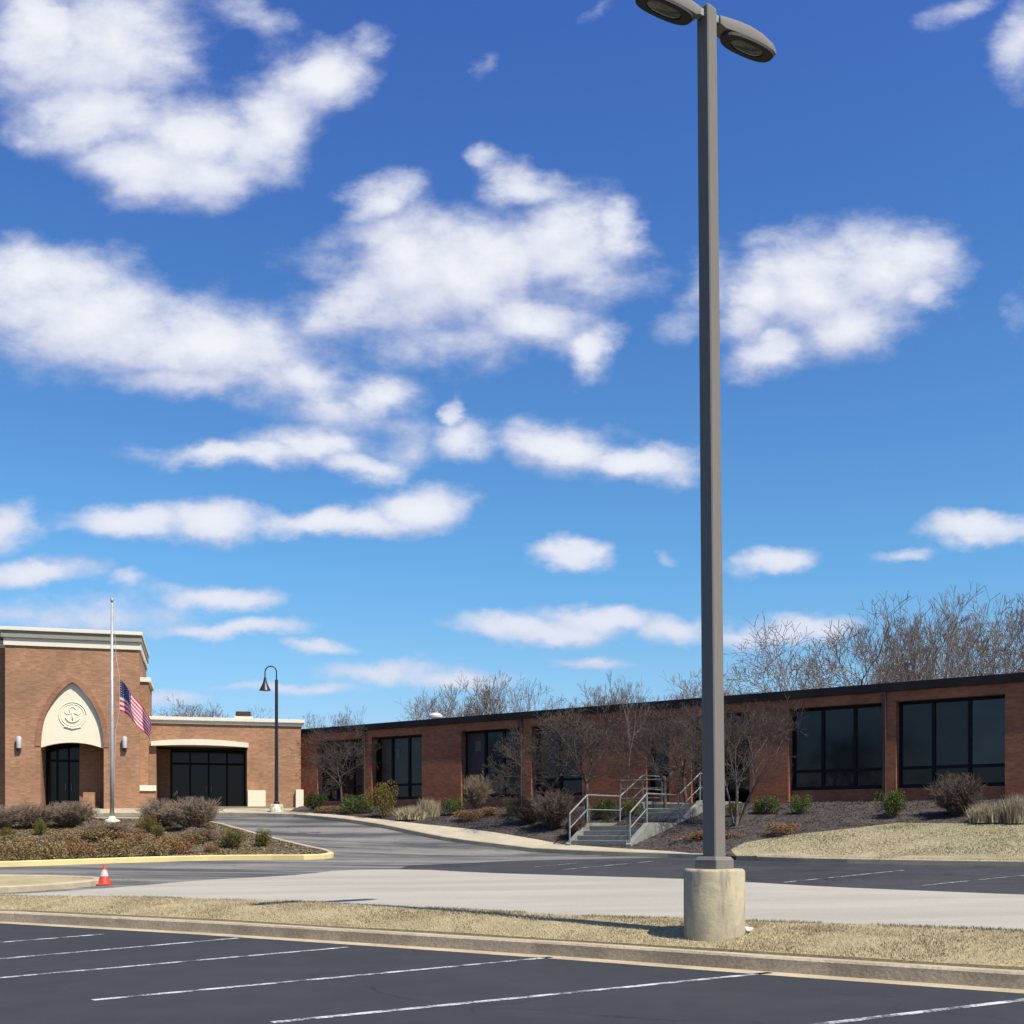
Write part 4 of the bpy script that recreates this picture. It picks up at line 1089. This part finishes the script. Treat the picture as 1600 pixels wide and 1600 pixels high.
# ------------------------------------------------------------------ shrubs
blobs = {}
def shrub_mesh(kind, v):
    key = (kind, v)
    if key not in blobs:
        mt = {'green': 'leaf_green', 'olive': 'leaf_olive', 'yellow': 'leaf_yellow', 'rust': 'rust', 'tan': 'rust_tan'}[kind]
        fl_ = kind in ('rust', 'tan')
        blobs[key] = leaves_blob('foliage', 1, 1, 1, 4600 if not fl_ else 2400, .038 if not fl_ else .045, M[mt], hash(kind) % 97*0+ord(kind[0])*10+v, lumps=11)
    return blobs[key]
_tw = {}
def stem_mesh():
    if 's' not in _tw:
        r = np.random.default_rng(5); S = []
        for i in range(26):
            a = r.uniform(0, 6.28); l = r.uniform(.4, .8); e = np.array([math.cos(a)*l*.8, math.sin(a)*l*.8, r.uniform(.4, .9)])
            S.append((0, 0, 0, *e, .03, .008))
        _tw['s'] = segs_mesh('stems', S, M['bark'], 4)
    return _tw['s']
def shrub(px, pyb, wpx, hpx, kind, label, group, v=0, name='shrub', e=.12, cat='shrub'):
    p = P3(px, pyb, e); k = p.y/F
    # stand the shrub so its front foot is at the pixel
    rx = wpx*k/2; p = P3(px, pyb, e); fwd = Vector((p.x, p.y, 0)).normalized()*rx*.55
    q = Vector((p.x+fwd.x, p.y+fwd.y, 0)); q.z = T(q.x, q.y)+e
    kk = q.y/F; htop = EYE+(HOR-(pyb-hpx))*kk-q.z
    o = empty(name, q, random.uniform(0, 6.28)); o.scale = (rx, rx, max(htop, .12)/1.02); tag(o, label, cat, group)
    link('foliage', shrub_mesh(kind, v), o)
    if kind in ('green', 'olive', 'yellow'): link('stems', stem_mesh(), o)
    return o
GW = 'shrubs along the classroom wing'
shrub(490,1266,44,28,'green','dark low evergreen shrub at the corner where wing meets the entrance block',GW,0)
shrub(556,1273,58,34,'green','bright green shrub left of the yellow-brown bush, beside the footpath',GW,1)
shrub(597,1279,50,57,'yellow','tall yellow-brown bush in front of the farthest pair of wing windows',GW,0)
shrub(709,1275,42,28,'green','small round green shrub right of the straw clump below the plain brick panel',GW,2)
shrub(798,1276,27,28,'green','narrow green shrub at the right end of the unlit brown-panelled window',GW,3)
shrub(941,1282,40,34,'green','dark green shrub behind the left handrail of the steps',GW,0)
shrub(987,1280,44,32,'olive','yellow-green shrub seen through the handrails of the steps',GW,1)
shrub(1144,1278,30,24,'olive','small olive shrub beside the pale multi-stemmed tree right of the pole',GW,2)
shrub(1195,1274,48,33,'green','dark green mound shrub nearest the pole, under the brick pier',GW,1)
shrub(1251,1273,40,30,'green','lighter round green shrub second from the pole under the window',GW,2)
shrub(1397,1279,56,44,'green','large leafy green shrub below the narrow pier between the two biggest windows',GW,3)
GI = 'evergreen shrubs in the planted island'
shrub(358,1327,60,33,'olive','broad low olive shrub near the right tip of the planted island',GI,0)
shrub(409,1324,42,29,'olive','smaller rounded olive shrub closest to the island tip',GI,3)
shrub(232,1302,34,28,'yellow','yellowish shrub in the middle of the island behind the others',GI,1)
shrub(247,1312,32,24,'olive','olive shrub just in front of the yellowish one mid island',GI,1)
shrub(63,1305,26,26,'olive','small bright olive shrub left of the flagpole',GI,2)
shrub(14,1314,34,22,'olive','low olive shrub at the left edge of the photo',GI,0)
# rusty perennials in the beds
GP = 'rusty dead perennials in the mulch bed'
for i, (a, b, c, d, lb) in enumerate([(1225,1308,74,23,'flat rusty clump of dead perennials above the lawn corner'), (1092,1318,80,20,'rusty dead perennials at the foot of the bank left of the pole'), (1140,1313,46,15,'small rusty clump just right of the pole'),
        (735,1284,66,18,'rusty dead perennials beside the footpath near the straw clump'), (770,1275,50,14,'low brown clump under the brown-panelled window'), (515,1271,50,12,'thin rusty growth near the corner of the wing')]):
    shrub(a, b, c, d, 'rust', lb, GP, i % 3, name='perennial_clump', cat='plant')
GR = 'tan dead perennials along the front of the island'
xs_ = [(-30,1348,80,32), (25,1347,74,32), (75,1345,76,34), (128,1343,72,30), (180,1341,74,32), (232,1339,72,31), (280,1336,64,26), (150,1318,78,24), (95,1324,62,26), (205,1322,62,24), (300,1320,56,20), (30,1330,68,26), (330,1332,36,12), (265,1325,46,20)]
names_ = ['clump cut off by the left edge of the photo', 'first full clump from the left edge', 'second full clump from the left edge', 'clump directly behind the traffic cone', 'clump just right of the traffic cone', 'clump below the mid-island olive shrub', 'last clump before the bare mulch', 'grey-brown mat left of the flagpole foot', 'clump in the second row behind the cone', 'clump in the second row right of the flagpole', 'low clump left of the broad olive shrub', 'second-row clump near the left edge', 'tiny clump touching the broad olive shrub', 'second-row clump left of the broad olive shrub']
for i, (a, b, c, d) in enumerate(xs_):
    shrub(a, b, c, d, 'tan' if i % 3 else 'rust', 'brown dead perennials in the island, '+names_[i], GR, i % 3, name='perennial_clump', cat='plant')
# leafless twiggy bushes
def bush_mesh(seed, n=520):
    r = np.random.default_rng(seed); S = []
    for i in range(n//8):
        a = r.uniform(0, 6.28); sp = r.uniform(0, 1)**.6; d = np.array([math.cos(a)*sp, math.sin(a)*sp, r.uniform(.55, 1.05)]); L = r.uniform(.75, 1.02); d = d/np.linalg.norm(d)
        d = d*np.array([1, 1, 1])*L; b0 = np.array([math.cos(a)*.1*sp, math.sin(a)*.1*sp, 0]); m_ = b0+d*.5+r.normal(0, .05, 3); e = b0+d+r.normal(0, .05, 3)
        S.append((*b0, *m_, .018, .012)); S.append((*m_, *e, .012, .006))
        for j in range(10):
            q = r.uniform(.3, 1.); s0 = (b0*(1-q)+e*q) if q > .5 else b0+(m_-b0)*q*2; dd = d*.5+r.normal(0, .45, 3); dd[2] = abs(dd[2])*.6+.1; dd *= r.uniform(.15, .34)/np.linalg.norm(dd)
            s1 = s0+dd; S.append((*s0, *s1, .007, .005))
            for k_ in range(3):
                s2 = s1+r.normal(0, .07, 3)+dd*.25; S.append((*(s0+(s1-s0)*r.uniform(.4, 1)), *s2, .006, .004))
    S = np.array(S); S[:, 2] = np.maximum(S[:, 2], 0); S[:, 5] = np.clip(S[:, 5], 0, 1.08)
    return S
bm_a = [segs_mesh('branches', bush_mesh(s, 900), M['twig'], 3) for s in (1, 2)]
M['twig_bush'] = mat('island_bush_twigs', (.38, .28, .19), (.28, .205, .145), 4., .95)
bm_b = [segs_mesh('branches', bush_mesh(s, 1000), M['twig_bush'], 3) for s in (3, 4)]
def bush(px, pyb, wpx, hpx, me, label, group, e=.12):
    p = P3(px, pyb, e); rx = wpx*p.y/F/2; fwd = Vector((p.x, p.y, 0)).normalized()*rx*.5
    q = Vector((p.x+fwd.x, p.y+fwd.y, 0)); q.z = T(q.x, q.y)+e
    ht = EYE+(HOR-(pyb-hpx))*q.y/F-q.z
    o = empty('bare_bush', q, random.uniform(0, 6)); o.scale = (rx*1.05, rx*1.05, max(ht, .2)*1.0); tag(o, label, 'shrub', group); link('branches', me, o)
GB = 'leafless brown bushes'
bush(1494,1279,84,66,bm_a[0],'round leafless brown bush below the right edge of the biggest window',GB)
bush(865,1300,78,64,bm_a[1],'dense leafless bush left of the steps, largest of the brown ones',GB)
bush(825,1290,56,44,bm_a[0],'leafless brown bush just right of the narrow green shrub',GB)
bush(900,1312,46,34,bm_a[1],'low leafless bush against the left handrail',GB)
bush(745,1264,46,50,bm_b[0],'small pale leafless shrub in front of the brown-panelled window',GB)
bush(300,1300,92,52,bm_b[0],'grey leafless bush in the island in front of the low glazed entrance',GB)
bush(252,1294,70,44,bm_b[1],'grey leafless bush immediately right of the flagpole',GB)
bush(108,1294,88,40,bm_b[1],'grey leafless bush in front of the tower doorway',GB)
bush(48,1296,74,38,bm_b[0],'grey leafless bush under the left wall lamp',GB)
bush(4,1298,60,38,bm_b[1],'grey leafless bush cut off by the left edge of the photo',GB)
bush(165,1312,84,26,bm_b[0],'sprawling low bare shrub left of the flagpole foot',GB)
bush(312,1316,60,22,bm_b[1],'sprawling low bare shrub behind the broad olive shrub',GB)
# straw coloured cut-back ornamental grass
def straw_mesh(seed):
    r = np.random.default_rng(seed); n = 1500; base = []
    cs = [(r.uniform(-.7, .7), r.uniform(-.6, .6)) for _ in range(9)]
    for i in range(n):
        c = cs[r.integers(9)]; base.append((c[0]+r.normal(0, .13), c[1]+r.normal(0, .13), 0))
    base = np.array(base); h = r.uniform(.35, 1.0, n)*(1-.35*np.abs(base[:, 0]))
    return blades('blades', base, h, .45, .05, M['straw'], seed)
sm_ = [straw_mesh(1), straw_mesh(2)]
def straw(px, pyb, wpx, hpx, label, v):
    p = P3(px, pyb, .12); rx = wpx*p.y/F/2; fwd = Vector((p.x, p.y, 0)).normalized()*rx*.4; q = Vector((p.x+fwd.x, p.y+fwd.y, 0)); q.z = T(q.x, q.y)+.1
    ht = EYE+(HOR-(pyb-hpx))*q.y/F-q.z
    o = empty('ornamental_grass', q, v*2.); o.scale = (rx, rx, max(ht, .2)*1.05); tag(o, label, 'plant', 'straw coloured ornamental grasses'); link('blades', sm_[v % 2], o)
straw(645,1282,62,26,'low straw-coloured grass clump beside the yellow-brown bush', 0)
straw(668,1278,40,34,'taller straw-coloured grass clump touching the brick panel', 1)
straw(1545,1287,60,38,'straw-coloured grass clump right of the round brown bush', 0)
straw(1590,1288,60,52,'tall straw-coloured grass clump at the right edge of the photo', 1)

# ------------------------------------------------------------------ trees
orn = tree_protos('orn', [dict(seed=21, H=5., trunk=.26, spread=34, ratio=.72, depth=7, r0=.075, kids=(2, 3), up=.12, min_r=.0045, first=4, multi=1),
                          dict(seed=22, H=5., trunk=.22, spread=38, ratio=.74, depth=7, r0=.07, kids=(2, 3), up=.10, min_r=.0045, first=4)], M['bark_dark'], M['bark_dark'])
multi_ = tree_protos('multi', [dict(seed=31, H=5., trunk=.27, spread=30, ratio=.70, depth=6, r0=.075, kids=(2, 3), up=.12, min_r=.004, first=3, multi=4)], M['bark_mid'], M['bark_dark'])
birch = tree_protos('birch', [dict(seed=41, H=6., trunk=.42, spread=26, ratio=.62, depth=5, r0=.05, kids=(2, 3), up=.3, min_r=.005, first=3)], M['bark_pale'], M['bark_pale'])
GT = 'small bare trees in front of the classroom wing'
def ftree(px, pyb, topy, proto, label, rz, wx=1.0, H0=5.):
    p = P3(px, pyb, .12); h = EYE+(HOR-topy)/F*p.y-p.z; s = h/H0
    o = place_tree('bare_tree', proto, p, s*wx, rz, label, 'tree', GT, sz=s); return o
ftree(918,1284,1088,orn[0],'bare dark tree left of the steps spreading across the brick',0.4,1.2)
ftree(1040,1272,1086,orn[1],'bare tree with fine branches right behind the top landing',2.1,1.15)
ftree(1150,1290,1080,multi_[0],'pale multi-stemmed bare tree directly right of the pole',1.0,.95)
ftree(980,1268,1050,birch[0],'slender pale-stemmed birch rising above the roof edge',.3,.6,6.)
ftree(535,1268,1118,orn[1],'bare dark tree near the far corner of the wing',4.,1.0)
ftree(860,1282,1098,orn[1],'bare tree in front of the window left of the steps',5.2,1.1)
ftree(1075,1268,1092,orn[0],'bare tree immediately left of the tall pole',1.3,1.05)
ftree(1110,1286,1100,orn[0],'bare tree mostly hidden behind the tall pole',3.2,1.1)
# background trees beyond the buildings
bgp = tree_protos('bg', [dict(seed=51, H=14., trunk=.25, spread=28, ratio=.74, depth=7, r0=.27, kids=(2, 3), up=.18, min_r=.012),
                         dict(seed=52, H=14., trunk=.30, spread=24, ratio=.74, depth=7, r0=.25, kids=(2, 3), up=.28, min_r=.012),
                         dict(seed=61, H=14., trunk=.20, spread=40, ratio=.76, depth=7, r0=.26, kids=(2, 3), up=.1, min_r=.012, first=4),
                         dict(seed=57, H=14., trunk=.22, spread=22, ratio=.76, depth=6, r0=.26, kids=(2, 3), up=.3, min_r=.014, first=3)], M['bark'], M['twig_grey'])
GBK = 'bare trees beyond the buildings'
far = [ # px, top py, distance, proto, widen, label
 (1205,1010,64,3,.8,'thin-crowned bare tree just right of the pole above the roof'),
 (1290,950,70,2,.95,'forked bare tree with two spreading limbs above the left big window'),
 (1370,955,72,0,.8,'bare tree between the forked tree and the tallest grove'),
 (1425,945,68,1,.75,'brownish bare tree left of the tallest crown'),
 (1470,908,75,0,.8,'tallest bare tree of the grove on the right'),
 (1515,920,78,1,.8,'bare tree immediately right of the tallest crown'),
 (1560,935,66,2,.75,'dense bare tree near the right edge of the photo'),
 (1610,895,64,0,.85,'bare tree cut off by the right edge of the photo'),
 (1450,985,90,2,.9,'lower bare tree behind the grove, left part'), 
  (1165,1040,105,2,.9,'distant bare tree seen low beside the pole'),
 (1085,1055,110,0,.9,'distant bare tree just left of the pole'), (1045,1068,118,2,1,'distant low bare tree second left of the pole'), (1010,1062,112,1,.9,'distant bare tree third left of the pole'),
 (962,1048,108,1,.6,'narrow distant bare tree behind the slender birch'), (925,1066,115,0,.9,'distant bare tree left of the birch'), (890,1072,120,2,.9,'distant low bare tree above the middle of the wing'),
 (845,1062,112,3,.7,'distant upright bare tree above the brown pier'), (790,1055,106,2,.8,'distant bare tree right of the tallest far one'), (757,1045,104,1,.8,'tallest of the far bare trees above the plain brick panel'),
 (695,1062,108,0,.75,'distant bare tree right of the white roof vent'), (725,1080,120,2,.9,'distant low bare tree behind the tallest far one'),
 (552,1102,118,3,.6,'small far bare tree above the far windows, right one'), (528,1100,115,1,.6,'small far bare tree above the far windows, left one'), (492,1118,125,2,.9,'very low far tree over the corner of the wing'),
 (330,1098,112,2,.8,'far bare tree left of the rooftop unit'), (292,1086,108,0,.9,'highest far bare tree over the low roof'), (252,1092,112,2,.8,'far bare tree next to the flag')]
for i, (px_, ty, Yd, pi_, wx, lb) in enumerate(far):
    p = behind(px_, Yd); g = ground3(p); h = EYE+(HOR-ty)/F*Yd-g.z
    s = h/14.; place_tree('bare_tree', bgp[pi_], g, s*wx*1.15, i*1.7, lb, 'tree', GBK, sz=s)

# ------------------------------------------------------------------ turf and chips (uncountable)
def scatter(n, seed, xr, yr, key, lift=0.):
    r = np.random.default_rng(seed); out_ = np.zeros((0, 2))
    while len(out_) < n:
        P = np.stack([r.uniform(*xr, n), r.uniform(*yr, n)], 1); out_ = np.concatenate([out_, P[insideV(polys_np[key], P)]])
    out_ = out_[:n]; return np.column_stack([out_, TV(out_)+OFF[key]-.01+lift])
def along_strip(n, seed):
    r = np.random.default_rng(seed); A = np.array([(p.x, p.y) for p in Lc if -12.5 < p.x < 9]); out_ = np.zeros((0, 2))
    while len(out_) < n:
        i = r.integers(len(A)-1, size=n); d = A[i+1]-A[i]; q = A[i]+d*r.random(n)[:, None]; d /= np.linalg.norm(d, axis=1)[:, None]
        P = q+np.stack([-d[:, 1], d[:, 0]], 1)*r.uniform(0, 3.2, n)[:, None]
        k = insideV(polys_np['strip'], P) & (np.hypot(P[:, 0]-PB.x, P[:, 1]-PB.y) > .37); out_ = np.concatenate([out_, P[k]])
    out_ = out_[:n]; return np.column_stack([out_, TV(out_)+.03])
B = along_strip(110000, 11); r = np.random.default_rng(1)
hh = r.uniform(.015, .040, len(B))
o = link('turf', blades('turf', B, hh, .8, .009, M['turf'], 2)); tag(o, 'dormant straw coloured turf on the strip between the parking lot and the lane', 'grass', kind='stuff')
# greener tufts in patches and along the far edge
G = along_strip(26000, 12); G = G[[mnoise.noise(Vector((p[0]*.9, p[1]*.9, 5)))+.25*mnoise.noise(Vector((p[0]*5, p[1]*5, 1))) > .22 for p in G]]
o = link('green_tufts', blades('green_tufts', G, r.uniform(.015, .05, len(G)), .6, .016, M['turf_green'], 3)); tag(o, 'greener tufts dotted through the dormant grass strip', 'grass', kind='stuff')
E_ = []
L2v = [p for p in L2 if -12 < p.x < 9]
for i in range(9000):
    k_ = r.integers(len(L2v)-1); q = L2v[k_].lerp(L2v[k_+1], r.random())
    if mnoise.noise(Vector((q.x*1.1, q.y*1.1, 9))) < .02: continue
    x_, y_ = q.x+r.normal(0, .06)+.03, q.y-abs(r.normal(0, .08)); E_.append((x_, y_, T(x_, y_)+.02))
E_ = np.array(E_); o = link('edge_weeds', blades('edge_weeds', E_, r.uniform(.02, .065, len(E_)), .5, .016, M['turf_green'], 4)); tag(o, 'taller olive weeds fringing the far edge of the grass strip', 'grass', kind='stuff')
Lw = scatter(60000, 13, (3.5, 22), (24, 40), 'lawn')
o = link('lawn_blades', blades('lawn_blades', Lw, r.uniform(.02, .05, len(Lw)), .8, .022, leaf_mat('lawn_blade_mix', (.33, .31, .15), (.62, .51, .30), .45, .72, (.40, .60)), 5)); tag(o, 'thin patchy lawn on the slope below the wing', 'grass', kind='stuff')
def chips(name, P, size, mt, seed):
    r = np.random.default_rng(seed); n = len(P); a = r.uniform(0, 6.28, n); u = np.stack([np.cos(a), np.sin(a), r.normal(0, .2, n)], 1)*size*r.uniform(.6, 1.6, n)[:, None]
    v = np.stack([-np.sin(a), np.cos(a), r.normal(0, .4, n)], 1)*size*.4
    P = P+np.stack([np.zeros(n), np.zeros(n), r.uniform(.005, .04, n)], 1)
    V = np.stack([P-u, P-v, P+u, P+v], 1).reshape(-1, 3)
    return tri_mesh(name, V, np.arange(4*n).reshape(-1, 4), mt, np.repeat(r.uniform(0, 1, n), 4))
M['chips'] = leaf_mat('bark_chips', (.035, .027, .023), (.15, .115, .095))
Bc = scatter(90000, 14, (-8, 22), (28, 52), 'bed'); o = link('mulch_chips', chips('mulch_chips', Bc, .028, M['chips'], 1)); tag(o, 'dark shredded mulch over the bank in front of the wing', 'mulch', kind='stuff')
Ic = scatter(60000, 15, (-20, -4), (33, 50), 'island'); o = link('island_litter', chips('island_litter', Ic, .036, M['rust_tan'], 2)); tag(o, 'brown leaf litter and mulch covering the planted island', 'mulch', kind='stuff')
print('tris', sum(len(m.polygons) for m in bpy.data.meshes))
